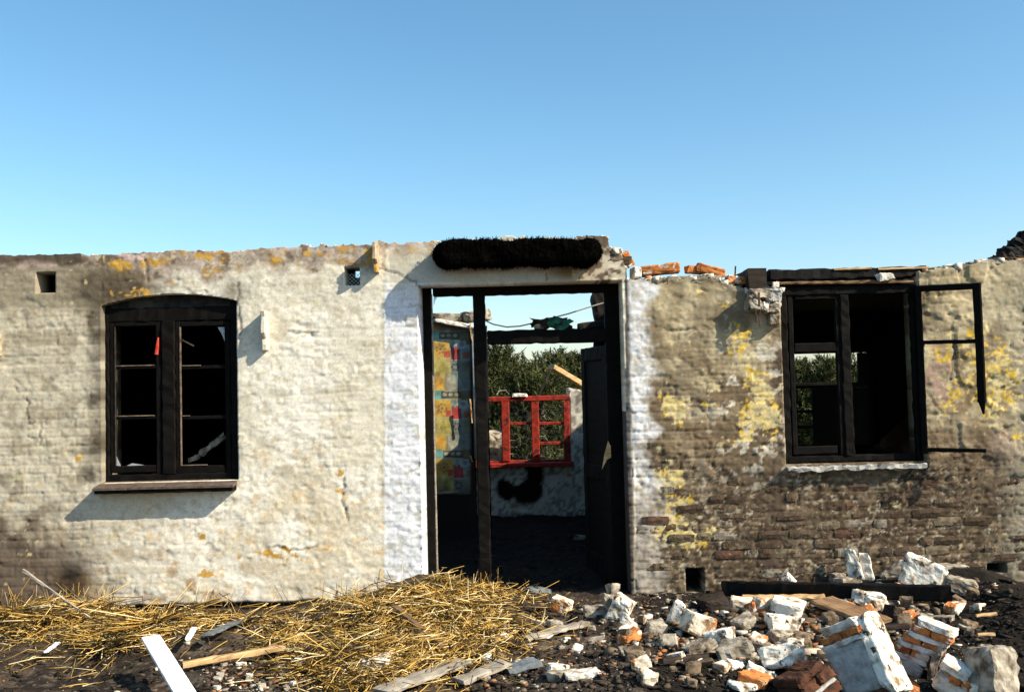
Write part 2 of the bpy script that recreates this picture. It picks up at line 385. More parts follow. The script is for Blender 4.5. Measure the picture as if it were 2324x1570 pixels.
def hf_front(x, z):
    px, py = PROJ(x, 0 * x, z)
    e, r1, r2 = brickfield(x, z)
    pier = (px > 868) & (px < 955) & (py > 640)
    lint = (py < 655) & (px > 880) & (px < 1422)
    vis = ss(0.32, 0.62, fbm(x * 1.3, z * 1.6, 3, 41)) * 0.85 + 0.12
    vis = np.where(px < 240, np.maximum(vis, 0.6), vis)
    vis = np.where(lint, 0.05, vis); vis = np.where((px > 1425) & (py < 900), vis * 0.9, vis)
    am = np.where((px > 545) & (px < 870), .5 + .5 * ss(800, 1200, py), 1.0)
    am = np.where((px < 235) & (py < 700), .45, am)
    h = (e * 0.0085 * vis + (r1 - 0.5) * 0.006 * vis) * am
    h += (fbm(x * 5, z * 6, 5, 51, .6) - 0.5) * 0.013 * (.4 + .6 * am) * np.where(lint, 0.3, 1)
    h += (fbm(x * 30, z * 36, 2, 61) - 0.5) * 0.009 * (.55 + .45 * am) * np.where(lint, 0.35, 1)
    h += -0.008 * am * ss(0.69, 0.77, fbm(x * 9, z * 16, 3, 71)) + 0.005 * ss(0.62, 0.66, fbm(x * 6, z * 11, 4, 73))          # dents and spalled spots
    for k_, (sc_, th_) in enumerate(((2.6, .50), (4.5, .56), (7.5, .60), (5.5, .42))):
        h += 0.0032 * ss(th_, th_ + .012, fbm(x * sc_, z * sc_ * 1.5, 5, 900 + 31 * k_, .58)) * (.35 + .65 * am) * np.where(lint, .3, 1)
    h *= np.where(px < 870, .55, np.where(py > 1000, 1.0, .75))
    h *= np.where(pier, .6, 1.0)
    h += np.where(pier, 0.0025 * e * (0.2 + r1), 0)
    low = ss(1060, 1110, py + (fbm(x * 4, z * 4, 3, 81) - .5) * 120) * (px > 1440)
    h = h * (1 - .35 * low) - 0.010 * low + (fbm(x * 30, z * 34, 2, 83) - .5) * 0.010 * low
    flake = ss(0.5, 0.53, fbm(x * 3.5, z * 3.5, 4, 91)) * ss(2090, 2110, px) * (1 - ss(1000, 1100, py))
    h += 0.011 * flake
    h += 0.007 * (1 - ss(-6, 6, py - 690 - 40 * (fbm(x * 5, z * 0 + 2, 3, 87) - .5) * 2 - 8 * np.cos(px * .05))) * (1 - ss(185, 230, px))
    h -= .007 * crackmask(px, py) + .02 * bl(px, py, 706, 761, 7, 5) + .012 * bl(px, py, 690, 741, 18, 6)
    h -= 0.03 * (1 - ss(-0.035, -0.02, z + (fbm(x * 8, x * 0, 3, 95) - .5) * .02)) * (px < 900)
    return h
def cf_front(x, z, H):
    px, py = PROJ(x, 0 * x, z)
    n1, n2, n3 = fbm(x * 2.3, z * 2.3, 4, 101), fbm(x * 7, z * 8, 4, 111), fbm(x * 28, z * 30, 3, 121)
    nb = fbm(x * 14, z * 20, 4, 131)
    e, r1, r2 = brickfield(x, z)
    wob = (n2 - 0.5)
    c = np.ones(x.shape + (3,)) * np.array((0.75, 0.705, 0.60))
    c = mixc(c, (0.58, 0.525, 0.395), ss(0.42, 0.68, n1) * 0.5)
    c = mixc(c, (0.44, 0.385, 0.27), ss(0.56, 0.72, n2) * 0.5)
    c = mixc(c, (0.40, 0.34, 0.23), ss(0.60, 0.72, n3) * 0.45)
    c = mixc(c, (0.56, 0.36, 0.14), ss(0.66, 0.72, nb) * 0.5 * ss(880, 1100, py))
    # left end, greyer and dirtier
    L = (1 - ss(150, 560, px + wob * 260 + (py - 900) * 0.15))
    c = mixc(c, (0.40, 0.345, 0.235), L * 0.68)
    c = mixc(c, (0.25, 0.21, 0.145), L * ss(0.5, 0.66, n2) * 0.6)
    c = mixc(c, (0.64, 0.52, 0.34), ss(.50, .64, n1) * ss(980, 1180, py) * .3)
    # top band, brown and pink
    tb = (1 - ss(-14, 26, py - np.interp(px, [0, 200, 420, 560, 780, 1000], [640, 680, 610, 598, 585, 560]) + wob * 130)) * (px < 985)
    c = mixc(c, (0.27, 0.205, 0.155), tb * 0.85)
    c = mixc(c, (0.50, 0.37, 0.32), tb * ss(0.48, 0.56, n2) * 0.85); c = mixc(c, (0.42, 0.24, 0.06), tb * ss(0.60, 0.66, fbm(x * 11, z * 18, 4, 161)) * (px > 225) * .85); c = mixc(c, (0.60, 0.54, 0.44), tb * ss(0.62, 0.66, n3) * .5)
    c = mixc(c, (0.12, 0.085, 0.06), tb * ss(0.55, 0.68, nb) * 0.8)
    c = mixc(c, (0.09, 0.07, 0.05), (px < 186) * (1 - ss(588, 610, py + wob * 20)))
    c = mixc(c, (0.27, 0.23, 0.155), (px < 230) * ss(600, 612, py) * (1 - ss(690, 712, py + wob * 90)) * 0.85)
    c = mixc(c, (0.19, 0.145, 0.085), (px > 232) * (1 - ss(322, 334, px + wob * 20)) * (py < 700) * ss(606, 622, py) * (.6 + .6 * n2))
    # the soot round the arched window
    s = bl(px, py, 222, 655, 55, 55) * 1.1 + ss(172, 236, px + wob * 70) * (1 - ss(234, 240, px)) * ss(600, 680, py) * (1 - ss(1085, 1105, py)) * 0.95
    s += bl(px, py, 300, 650, 75, 28) * 0.85 + bl(px, py, 530, 662, 34, 22) * 0.8 + bl(px, py, 545, 900, 5, 200) * 0.3
    c = mixc(c, (0.075, 0.058, 0.038), np.clip(s, 0, 1) * (0.55 + 0.6 * n2))
    # bottom left burnt
    s = (1 - ss(90, 250, px + wob * 160 - (py - 1200) * 0.25)) * ss(1090, 1270, py + wob * 200)
    c = mixc(c, (0.10, 0.072, 0.052), s * 0.95)
    s = bl(px, py, 165, 1320, 40, 45)
    c = mixc(c, (0.025, 0.02, 0.016), s * 1.3 * (0.5 + n2))
    c = mixc(c, (0.30, 0.17, 0.08), ss(0.5, 0.62, n2) * bl(px, py, 400, 1320, 200, 60) * 0.7)
    # orange and yellow growth, left
    def grow(z_, col, th=0.5, k=1.0, nn=None):
        nonlocal c
        nn_ = nb if nn is None else nn
        c = mixc(c, col, ss(th, th + 0.05, nn_ * 0.5 + n3 * 0.5 + (np.minimum(z_, 1.1) - 1) * 0.36) * k)
    zl = sum(bl(px, py, *b) for b in ((320, 600, 62, 13), (270, 606, 30, 14), (460, 584, 55, 10), (300, 665, 55, 16), (620, 592, 26, 16), (720, 578, 44, 9), (830, 590, 18, 26),
                                      (950, 568, 55, 14), (690, 740, 28, 9), (705, 760, 10, 8), (770, 1075, 16, 14), (455, 1220, 18, 26), (465, 1300, 30, 16), (180, 1040, 14, 8),
                                      (775, 1120, 12, 18), (640, 1255, 90, 26), (850, 580, 9, 40)))
    grow(zl, (0.50, 0.29, 0.06), 0.45)
    # white painted strip left of the door
    st = (px > 873 + (n3 - .5) * 4) & (px < 1100) & (py > 590)
    cw = np.ones(x.shape + (3,)) * np.array((0.68, 0.685, 0.70))
    cw = mixc(cw, (0.54, 0.55, 0.565), ss(0.47, 0.66, n2) * 0.6); cw = mixc(cw, (0.80, 0.81, 0.82), ss(0.5, 0.6, n3) * 0.5)
    cw = mixc(cw, (0.40, 0.36, 0.27), ss(0.64, 0.70, nb) * 0.6)
    sm = np.where(st, 1.0, 0.0) * ss(590, 680, py + wob * 70)
    c = c * (1 - sm[..., None]) + cw * sm[..., None]
    # lintel band over the door
    li = ((px > 876) & (px < 1430) & (py < 642)).astype(float) * ss(548, 590, py + wob * 30 + np.where(px > 985, 60, 0))
    c = mixc(c, (0.50, 0.475, 0.39), li * 0.8)
    c = mixc(c, (0.24, 0.17, 0.09), li * bl(px, py, 1290, 620, 40, 16) * 1.1)
    c = mixc(c, (0.52, 0.42, 0.27), ((px > 1300) & (px < 1430) & (py < 640)) * 0.7 * n2 * 1.4)
    c = mixc(c, (0.13, 0.095, 0.065), ((px > 1300) & (px < 1430) & (py < 640)) * ss(0.52, 0.6, nb))
    # ---------------- right of the door
    rt = px > 1419
    cr = np.ones(x.shape + (3,)) * np.array((0.45, 0.375, 0.235))
    cr = mixc(cr, (0.30, 0.235, 0.13), ss(0.42, 0.62, n2) * 0.7)
    cr = mixc(cr, (0.52, 0.455, 0.31), ss(0.55, 0.7, n1) * 0.4)
    dk = ss(690, 1000, py + wob * 380 + (px - 1600) * 0.35 * (px < 1780) + np.where(px > 2090, -60, 0))
    cr = mixc(cr, (0.140, 0.098, 0.058), dk * 0.92)
    cr = mixc(cr, (0.066, 0.044, 0.027), ss(990, 1110, py + wob * 150) * (0.66 + .28 * ss(1560, 1740, px + wob * 200)))
    cr = mixc(cr, (0.22, 0.17, 0.11), ss(0.60, 0.68, fbm(x * 16, z * 30, 4, 171)) * ss(1020, 1100, py) * .6)
    cr = mixc(cr, (0.40, 0.34, 0.25), ss(0.60, 0.64, fbm(x * 34, z * 52, 3, 173) * .6 + fbm(x * 6, z * 9, 3, 174) * .4) * ss(1000, 1080, py) * .75)
    cr = mixc(cr, (0.03, 0.021, 0.014), ss(0.58, 0.64, fbm(x * 26, z * 40, 3, 175)) * ss(1000, 1080, py) * .7)
    cr = mixc(cr, (0.012, 0.009, 0.007), np.clip(bl(px, py, 2040, 1085, 62, 42) * 1.5 + bl(px, py, 2000, 1130, 40, 30), 0, 1) * ss(.35, .55, n2) * .9)  # casement's cast shadow painted below the window corner, with some soot
    cr = mixc(cr, (0.26, 0.19, 0.12), ss(0.58, 0.66, fbm(x * 20, z * 30, 4, 172)) * dk * 0.5)
    cr = mixc(cr, (0.08, 0.055, 0.037), ss(1690, 1768, px + wob * 120) * (1 - ss(1774, 1776, px)) * ss(660, 790, py) * 0.95)
    cr = mixc(cr, (0.40, 0.27, 0.22), bl(px, py, 2130, 860, 40, 60) * ss(0.45, 0.6, n2) * 0.8 + bl(px, py, 2280, 930, 40, 100) * ss(.45, .6, n1) * .6)
    cr = mixc(cr, (0.12, 0.088, 0.055), ss(.52, .68, fbm(x * 2.6, z * 2.2, 4, 176)) * .6)
    cr = mixc(cr, (0.30, 0.27, 0.20), ss(2240, 2330, px + wob * 60) * 0.6)
    cr = mixc(cr, (0.62, 0.57, 0.46), ss(0.63, 0.67, fbm(x * 12, z * 13, 4, 141)) * bl(px, py, 1700, 900, 90, 200))
    c = np.where(rt[..., None], cr, c)
    zr = sum(bl(px, py, *b) for b in ((1692, 845, 22, 60), (1725, 870, 28, 40), (1705, 930, 26, 40), (1740, 720, 26, 20), (1525, 925, 34, 24), (1500, 900, 20, 16), (1548, 955, 14, 18),
                                      (1620, 860, 18, 26), (1660, 800, 22, 16), (1735, 900, 24, 50), (1640, 690, 14, 14), (1590, 660, 10, 14), (1510, 640, 16, 12), (1755, 960, 16, 40), (1715, 950, 24, 20), (1560, 1215, 80, 34), (1560, 1215, 60, 24), (1505, 1190, 34, 30), (1520, 1085, 54, 30), (1515, 1090, 40, 20), (1545, 1145, 40, 34), (1530, 935, 34, 30), (1640, 1000, 30, 24), (1690, 1000, 24, 20), (1740, 940, 30, 50),
                                      (1515, 1090, 40, 20), (1540, 1140, 30, 16), (1500, 1020, 14, 10), (2280, 850, 60, 80), (2205, 790, 60, 70), (2250, 910, 60, 60), (2150, 900, 40, 60), (1680, 760, 40, 40), (2130, 800, 30, 20), (2310, 990, 30, 24), (2140, 630, 14, 10), (1690, 960, 18, 26), (1600, 920, 26, 20)))
    grow(zr * rt, (0.56, 0.37, 0.045), 0.505, 1.0, fbm(x * 24, z * 26, 5, 181, .65))
    grow(np.where(rt, zr, 0) * 0.5, (0.64, 0.55, 0.30), 0.36, 0.6, fbm(x * 17, z * 18, 3, 151))
    # white painted strip right of the door
    pr = (1 - .4 * ss(1050, 1200, py + wob * 160)) * (1 - ss(1464, 1496, px + wob * 70 - (py > 1040) * 26 * ss(1040, 1150, py))) * rt
    c2 = np.ones(x.shape + (3,)) * np.array((0.69, 0.69, 0.69))
    c2 = mixc(c2, (0.46, 0.455, 0.44), ss(0.48, 0.66, n2) * 0.6); c2 = mixc(c2, (0.42, 0.36, 0.25), ss(0.58, 0.66, nb) * 0.6)
    c2 = mixc(c2, (0.30, 0.24, 0.16), ss(960, 1200, py + wob * 200) * 0.65)
    c = c * (1 - pr[..., None]) + c2 * pr[..., None]
    c = mixc(c, (0.10, 0.08, 0.055), crackmask(px, py) * .6)
    # soot hugging the door jamb on the right, black along the plinth
    c = mixc(c, (0.03, 0.024, 0.02), rt * (1 - ss(1421, 1432, px + wob * 8 - (py - 640) * 0.02)) * 0.9)
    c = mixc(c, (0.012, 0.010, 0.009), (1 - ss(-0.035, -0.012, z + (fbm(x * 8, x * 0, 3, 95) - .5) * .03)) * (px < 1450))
    c = mixc(c, (0.30, 0.27, 0.21), (py < np.interp(px, [a for a, b in prof], [b for a, b in prof]) + 5) * (px > 1425) * 0.6)
    return np.clip(c, 0.004, 0.85)

house = empty('ruined_house', (0, 0, 0), 'roofless burnt-out masonry house with whitewashed front wall and empty charred openings', 'house')
marks = [v for r in (LW, VA, VB, DR, RW, HB, HC) for k, v in r.items() if k[0] == 'x']
xs = np.concatenate([np.linspace(-6.2, -4.4, 40, endpoint=False), lines(-4.4, 4.4, 0.0115, marks + [PXs[k] for k, p in enumerate(prof) if p[0] in (1379, 1384, 1421, 1422.5)]), np.linspace(4.4, 6.2, 41)[1:]])
zs = lines(-0.20, 3.12, 0.0115, [v for r in (LW, VA, VB, DR, RW, HB, HC) for k, v in r.items() if k[0] == 'z'])
def rims(v):
    a = np.abs(v[:, 0] - DR['x0']) < 1e-4; v[a, 0] += 0.022
    a = np.abs(v[:, 0] - LW['x0']) < 1e-4; v[a, 0] += 0.03
    a = np.abs(v[:, 0] - RW['x0']) < 1e-4; v[a, 0] += 0.03
    return v
TH = 0.32
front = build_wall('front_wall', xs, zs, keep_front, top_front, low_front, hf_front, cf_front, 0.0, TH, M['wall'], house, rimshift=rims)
tag(front, 'whitewashed rendered wall, clean cream on one side and soot brown on the other')

# ---- exposed bricks of the wall low on the right, each a piece of its own
def brick_mesh(k, m, L=0.228, Hh=0.063, D=0.05, j=0.006, sub=1):
    rs = random.Random(k * 7 + 1); v, f = [], []
    nx, nz = 4, 2
    pts = {}
    for side, y in ((0, -D / 2), (1, D / 2)):
        for a in range(nx + 1):
            for b in range(nz + 1):
                e = (a in (0, nx)) or (b in (0, nz))
                yy = y + (0.007 if (e and side == 0) else 0) + (rs.uniform(-j, j) * 0.7 if side == 0 else 0)
                cx = -L / 2 + L * a / nx; cz = -Hh / 2 + Hh * b / nz
                if a in (0, nx) and b in (0, nz): cx *= 0.955; cz *= 0.86
                v.append((cx + rs.uniform(-j, j) * 0.6, yy, cz + rs.uniform(-j, j) * 0.6)); pts[side, a, b] = len(v) - 1
    for a in range(nx):
        for b in range(nz):
            f.append((pts[0, a, b], pts[0, a + 1, b], pts[0, a + 1, b + 1], pts[0, a, b + 1]))
    for a in range(nx):
        f.append((pts[0, a + 1, 0], pts[0, a, 0], pts[1, a, 0], pts[1, a + 1, 0])); f.append((pts[0, a, nz], pts[0, a + 1, nz], pts[1, a + 1, nz], pts[1, a, nz]))
    for b in range(nz):
        f.append((pts[0, 0, b], pts[0, 0, b + 1], pts[1, 0, b + 1], pts[1, 0, b])); f.append((pts[0, nx, b + 1], pts[0, nx, b], pts[1, nx, b], pts[1, nx, b + 1]))
    f.append((pts[1, 0, 0], pts[1, 0, nz], pts[1, nx, nz], pts[1, nx, 0]))
    me = bpy.data.meshes.new('brick'); me.from_pydata(v, [], f); me.update(); me.materials.append(m); return me
bvar = [[brick_mesh(k * 10 + q, WB[k]) for q in range(3)] for k in range(6)]
bhalf = [[brick_mesh(k * 10 + q + 100, WB[k], L=0.110) for q in range(2)] for k in range(6)]
rb = random.Random(5); nb_ = 0
for c in range(-1, 16):
    z = 0.0 + (c + 0.5) * BH; x = DR['x1'] + 0.02 - 0.06 * (c % 2) + rb.uniform(-.02, .02)
    while x < 4.75:
        half = rb.random() < (0.28 if c % 3 else 0.6)
        Lb = 0.112 if half else 0.236; xc = x + Lb / 2; x += Lb + 0.006
        px, py = [float(q) for q in PROJ(np.array(xc), np.array(0.0), np.array(z))]
        lim = 1085 + 50 * math.sin(px * 0.011) + rb.uniform(-45, 55) + (70 if px < 1560 else 0) - (25 if px > 2110 else 0)
        if py < lim or xc - Lb / 2 < DR['x1'] + 0.02: continue
        if any(r['x0'] - Lb / 2 < xc < r['x1'] + Lb / 2 and r['z0'] - .03 < z < r.get('z1', 9) + .03 for r in (HB, HC, RW)): continue
        if rb.random() < (0.46 if px < 1690 else 0.26) + (0.2 if py < 1130 else 0): continue
        if nb_ >= 285: continue
        w_ = [30, 32, 12, 14, 9, 4] if px > 1640 else [20, 14, 3, 24, 16, 8]
        if px > 1990: w_ = [26, 28, 18, 12, 12, 2]
        k = rb.choices(range(6), w_)[0]
        me = (bhalf if half else bvar)[k][rb.randrange(2 if half else 3)]
        o = link(bpy.data.objects.new('brick', me), front)
        o.location = (xc, 0.0190 + rb.uniform(-0.008, 0.009), z + rb.uniform(-.007, .007)); o.rotation_euler = (rb.uniform(-.05, .05), rb.uniform(-.035, .035), rb.uniform(-.04, .04)); o.scale = (rb.uniform(.9, 1.03), 1, rb.uniform(.85, 1.1)); nb_ += 1
# broken crown of the wall by the door and right of the window: bricks left standing proud
def topbrick(px, py, k, half=False, Y=0.06, rz=0.0, ry=0.0):
    global nb_
    p = V3(px, py, Y); me = brick_mesh(500 + nb_, WB[k], L=0.112 if half else 0.236, Hh=0.066, D=0.115, j=0.008)
    o = link(bpy.data.objects.new('brick', me), front); o.location = p; o.rotation_euler = (0, ry, rz); nb_ += 1
for a in ((1498, 640, 4, True, 0.05), (1540, 638, 4, False, 0.055), (1604, 635, 4, False, 0.05), (1648, 655, 4, True, 0.05), (1675, 663, 3, True, 0.06), (1745, 668, 4, True, 0.05),
          (2125, 616, 3, True, 0.06), (2175, 612, 4, False, 0.055), (2215, 606, 3, True, 0.06), (2260, 600, 4, False, 0.05), (1395, 578, 4, True, 0.05), (1400, 592, 3, False, 0.055)):
    topbrick(*a)

rc_ = np.random.RandomState(8); cv_, cf_, cc_ = [], [], []
for k in range(520):
    px = rc_.choice([rc_.uniform(1380, 1775), rc_.uniform(1380, 1775), rc_.uniform(2092, 2330), rc_.uniform(190, 1000)])
    X_ = W(px, 600)[0]; Z_ = float(top_front(np.array(X_))); sz_ = rc_.uniform(.006, .034) * (.4 if px < 1000 else 1)
    if abs(px - 1700) < 60 and rc_.rand() < .3: sz_ *= 1.4
    P_ = np.array((X_, rc_.uniform(0, .28), Z_ + sz_ * .1)); b_ = len(cv_)
    q_ = [P_ + np.array((a, b, c)) * rc_.uniform(.45, 1, 3) * sz_ for a in (-1, 1) for b in (-1, 1) for c in (-1, 1)]; cv_ += q_
    cf_ += [tuple(b_ + i for i in f) for f in ((0, 1, 3, 2), (4, 6, 7, 5), (0, 4, 5, 1), (2, 3, 7, 6), (0, 2, 6, 4), (1, 5, 7, 3))]
    cc_ += [np.array([(.60, .55, .45), (.42, .36, .27), (.66, .62, .54), (.25, .18, .11), (.42, .2, .09)][rc_.choice(5, p=[.3, .3, .2, .12, .08])])] * 8
tag(mesh_np('crumbs', cv_, cf_, M['chips'], front, np.array(cc_)), kind='stuff')
# ---- plaster fins that stick out of the wall
def fin(px0, py0, px1, py1, prot, m='lime', name='wall_bracket'):
    x0, x1 = W(px0, (py0 + py1) / 2)[0], W(px1, (py0 + py1) / 2)[0]; z1, z0 = W(px0, py0)[1], W(px0, py1)[1]
    b = MB(); n = 7; v = []
    for k in range(n + 1):
        z = z0 + (z1 - z0) * k / n; pr = prot * (1 - 0.35 * (k / n < 0.3)) * random.uniform(0.88, 1.05)
        for (x, y) in ((x0, 0.03), (x1, 0.03), (x1 - .004, -pr * 0.9), (x1 - 0.014, -pr), (x0 + .008, -pr), (x0, -pr * .9)):
            v.append((x + random.uniform(-.004, .004), y, z + random.uniform(-.004, .004)))
    f = [tuple(range(5, -1, -1)), tuple(range(n * 6, n * 6 + 6))]
    for k in range(n):
        for j in range(6):
            f.append((k * 6 + j, k * 6 + (j + 1) % 6, k * 6 + 6 + (j + 1) % 6, k * 6 + 6 + j))
    return b.add(v, f).build(name, M[m], house)
M['plaster'] = mat_two('cream plaster', (0.50, 0.44, 0.33), (0.70, 0.65, 0.53), 22, bump=0.5, dist=0.006)
M['plasterstain'] = mat_two('stained plaster', (0.26, 0.2, 0.13), (0.50, 0.42, 0.30), 16, bump=0.5, dist=0.006, c3=(0.52, 0.28, 0.05), t3=0.55, s3=12)
fin(598, 708, 611, 794, 0.115, 'plaster'); fin(-6, 760, 5, 808, 0.07, 'plasterstain'); fin(850, 556, 861, 620, 0.15, 'plasterstain')
# corbel with two iron straps beside the right window
# vent with a wire grille
vb = MB(); x0, x1, z0, z1 = VB['x0'], VB['x1'], VB['z0'], VB['z1']
for k in range(-4, 8):
    for sgn in (1, -1):
        pts = []
        for t in np.linspace(0, 1, 9):
            x = x0 + (x1 - x0) * t; z = z0 + (z1 - z0) * (k / 5 + sgn * t * 0.8 + (0.4 if sgn < 0 else 0))
            if z0 <= z <= z0 + 0.72 * (z1 - z0): pts.append((x, 0.09, z))
        if len(pts) > 1: vb.tube(pts, 0.0022, 4)
tag(vb.build('vent_grille', M['wire'], house), kind='stuff')
b = MB(); b.box(x0 - .01, x1 + .01, .2, .3, z0 - .01, z0 + .55 * (z1 - z0), .006); b.box(x0 - .01, x0 + .05, .2, .3, z0 + .55 * (z1 - z0) + .004, z1 + .01, .006); b.build('vent_lining', M['char'], house)

# ================================================================== JOINERY
def rect(px0, py0, px1, py1, Y):
    xm, yy = (px0 + px1) / 2, (py0 + py1) / 2
    return W(px0, yy, Y)[0], W(px1, yy, Y)[0], W(xm, py1, Y)[1], W(xm, py0, Y)[1]
def vbar(b, px0, px1, py0, py1, Y, d, jit=0.005):
    x0, x1, z0, z1 = rect(px0, py0, px1, py1, Y)
    b.bar(((x0 + x1) / 2, Y + d / 2, z0), ((x0 + x1) / 2, Y + d / 2, z1), x1 - x0, d, (0, 1, 0), jit); return b
def hbar(b, px0, px1, py0, py1, Y, d, jit=0.005):
    x0, x1, z0, z1 = rect(px0, py0, px1, py1, Y)
    b.bar((x0, Y + d / 2, (z0 + z1) / 2), (x1, Y + d / 2, (z0 + z1) / 2), d, z1 - z0, (0, 0, 1), jit); return b

# --- arched window on the left
b = MB(); YF = 0.055
vbar(b, 229, 248, 690, 1092, YF, 0.07); vbar(b, 524, 541, 682, 1092, YF, 0.07); hbar(b, 246, 526, 1074, 1093, YF, 0.07)
n = 16; vv = []; ff = []
for k in range(n + 1):
    x = LW['x0'] + (LW['x1'] - LW['x0']) * k / n
    for (y, z) in ((YF + .03, float(arch_z(np.array(x))) + 0.02), (YF + .03, W(385, 698)[1]), (YF + 0.07, W(385, 698)[1]), (YF + 0.07, float(arch_z(np.array(x))) + 0.02)): vv.append((x, y, z + random.uniform(-.002, .002)))
for k in range(n):
    for j in range(4): ff.append((k * 4 + j, k * 4 + (j + 1) % 4, k * 4 + 4 + (j + 1) % 4, k * 4 + 4 + j))
ff += [(3, 2, 1, 0), (n * 4, n * 4 + 1, n * 4 + 2, n * 4 + 3)]
hbar(b, 246, 526, 697, 729, YF, 0.07)
lwin = tag(b.build('window', M['charbar'], house), 'charred window frame with arched head and empty panes')
MB().add(vv, ff).build('arch_infill', M['infill'], lwin)
vbar(MB(), 367, 397, 728, 1076, YF - .008, 0.085).build('mullion', M['charbar'], lwin)
for (a, c_) in ((249, 366), (398, 523)):
    s = MB(); Ys = YF + 0.006
    vbar(s, a, a + 12, 729, 1074, Ys, 0.045, .0015); vbar(s, c_ - 12, c_, 729, 1074, Ys, 0.045, .0015)
    hbar(s, a + 12, c_ - 12, 729, 740, Ys, 0.045, .0015); hbar(s, a + 12, c_ - 12, 1056, 1073, Ys, 0.045, .0015)
    so = s.build('sash', M['charbar'], lwin)
for (a, c_) in ((261, 354), (410, 511)):
    for y in (829, 943):
        hbar(MB(), a, c_, y, y + 8, YF + 0.012, 0.032, .001).build('muntin', M['charbar'], lwin)
        hbar(MB(), a, a + (c_ - a) * (.95 if a < 300 else .45 if y < 900 else .2), y - .5, y + 1.8, YF + 0.004, 0.012, .0006).build('lit_edge_strip', M['litedge'], lwin)  # thin pale strip standing in for the sunlit edge of the bar
vbar(MB(), 408, 411.5, 742, 1056, YF + .001, .01, .0006).build('lit_edge_strip', M['litedge'], lwin); hbar(MB(), 411, 470, 1054, 1056.5, YF + .001, .01, .0006).build('lit_edge_strip', M['litedge'], lwin)
vbar(MB(), 260, 262.5, 742, 1056, YF + .001, .01, .0006).build('lit_edge_strip', M['litedgedim'], lwin)
m_, n_, l_, b_ = mat('sooty glass'); b_.inputs['Base Color'].default_value = (.55, .60, .60, 1); b_.inputs['Roughness'].default_value = .25; b_.inputs['Alpha'].default_value = .45; M['shard'] = m_
def shard(parent, pts, Y):
    p = [V3(x, y, Y) for x, y in pts]; k = len(p)
    MB().add([tuple(q) for q in p] + [(q.x, q.y + .004, q.z) for q in p], [tuple(range(k)), tuple(range(2 * k - 1, k - 1, -1))] + [(i, k + i, k + (i + 1) % k, (i + 1) % k) for i in range(k)]).build('glass_shard', M['shard'], parent)
for pts in (((286, 1057), (300, 1051), (322, 1054), (336, 1057)), ((262, 1056), (262, 1030), (268, 1044), (274, 1057)), ((510, 742), (510, 775), (502, 756), (494, 742))): shard(lwin, pts, YF + .02)
# sill of brown tiles, sloping out
z1 = W(385, 1090)[1]; xa, xb = W(226, 1100)[0], W(540, 1100)[0]
sb = MB(); sb.bar((xa + .01, -0.045, z1 - 0.065), (xb - .01, -0.045, z1 - 0.065), 0.17, 0.04, (0, 0, 1), 0.002)
sill = tag(sb.build('window_sill', M['charbar'], house), 'projecting sill of brown tiles under the arched window')
ns = 4
for k in range(ns):
    x0 = xa + (xb - xa) * k / ns + 0.0025; x1 = xa + (xb - xa) * (k + 1) / ns - 0.0025; dz = random.uniform(-.002, .002)
    MB().add([(x0, .05, z1 - .002 + dz), (x1, .05, z1 - .002 + dz), (x1, -.142, z1 - .036 + dz), (x0, -.142, z1 - .036 + dz), (x0, .05, z1 - .04 + dz), (x1, .05, z1 - .04 + dz), (x1, -.142, z1 - .054 + dz), (x0, -.142, z1 - .054 + dz)],
             [(0, 3, 2, 1), (4, 5, 6, 7), (3, 7, 6, 2), (0, 1, 5, 4), (0, 4, 7, 3), (1, 2, 6, 5)]).build('tile', M['tile'], sill)

# --- door frame
YD = 0.235
b = MB()
vbar(b, 955, 984, 646, 1350, YD, 0.11, .003); vbar(b, 1381, 1424, 634, 1352, YD, 0.11, .003); hbar(b, 982, 1384, 637, 667, YD, 0.11, .003)
dfr = tag(b.build('door_frame', M['charbar'], house), 'tall black charred door frame with side light and fanlight openings')
vbar(MB(), 1081, 1108, 666, 1352, YD - .004, 0.115).build('mullion', M['charbar'], dfr)
hbar(MB(), 1106, 1384, 747, 778, YD + .004, 0.10).build('transom', M['charbar'], dfr)
# pale strip put in for the sunlit edge along the side light jamb
vbar(MB(), 984, 988, 668, 1345, YD + .03, 0.03, .001).build('lit_edge_strip', M['woodgrey'], dfr)
for pts in (((984, 668), (996, 668), (988, 682), (984, 696)), ((1080, 668), (1080, 700), (1075, 684), (1072, 668))): shard(dfr, pts, YD + .05)
# open door leaf, swung in
hx, hz1 = W(1380, 780, YD + .08); hz0 = -0.02
hinge = Vector((hx - 0.005, YD + 0.10, 0)); fe = V3(1325, 900, 1.02); dv = Vector((fe.x - hinge.x, fe.y - hinge.y, 0)); lw_ = dv.length; dv.normalize(); nv = Vector((-dv.y, dv.x, 0))
def leafbar(b, a0, a1, z0, z1, t=0.042, jit=.003):
    p = hinge + dv * a0; q = hinge + dv * a1
    if a1 - a0 > z1 - z0:
        b.bar((p.x, p.y, (z0 + z1) / 2), (q.x, q.y, (z0 + z1) / 2), t, z1 - z0, (0, 0, 1), jit)
    else:
        m_ = (p + q) / 2; b.bar((m_.x, m_.y, z0), (m_.x, m_.y, z1), t, a1 - a0, dv, jit)
b = MB(); leafbar(b, 0, 0.1, hz0, hz1 - .01); leafbar(b, lw_ - .1, lw_, hz0, hz1 - .01); leafbar(b, .1, lw_ - .1, hz1 - .13, hz1 - .01); leafbar(b, .1, lw_ - .1, hz0, hz0 + .2); leafbar(b, .1, lw_ - .1, .82, .95)
leaf = tag(b.build('door_leaf', M['char'], house), 'blackened door leaf standing open into the house')
for (z0, z1) in ((hz0 + .2, .82), (.95, hz1 - .13)):
    bb = MB(); leafbar(bb, .1, lw_ - .1, z0 + .003, z1 - .003, .014)
    bb.build('panel', M['char'], leaf)
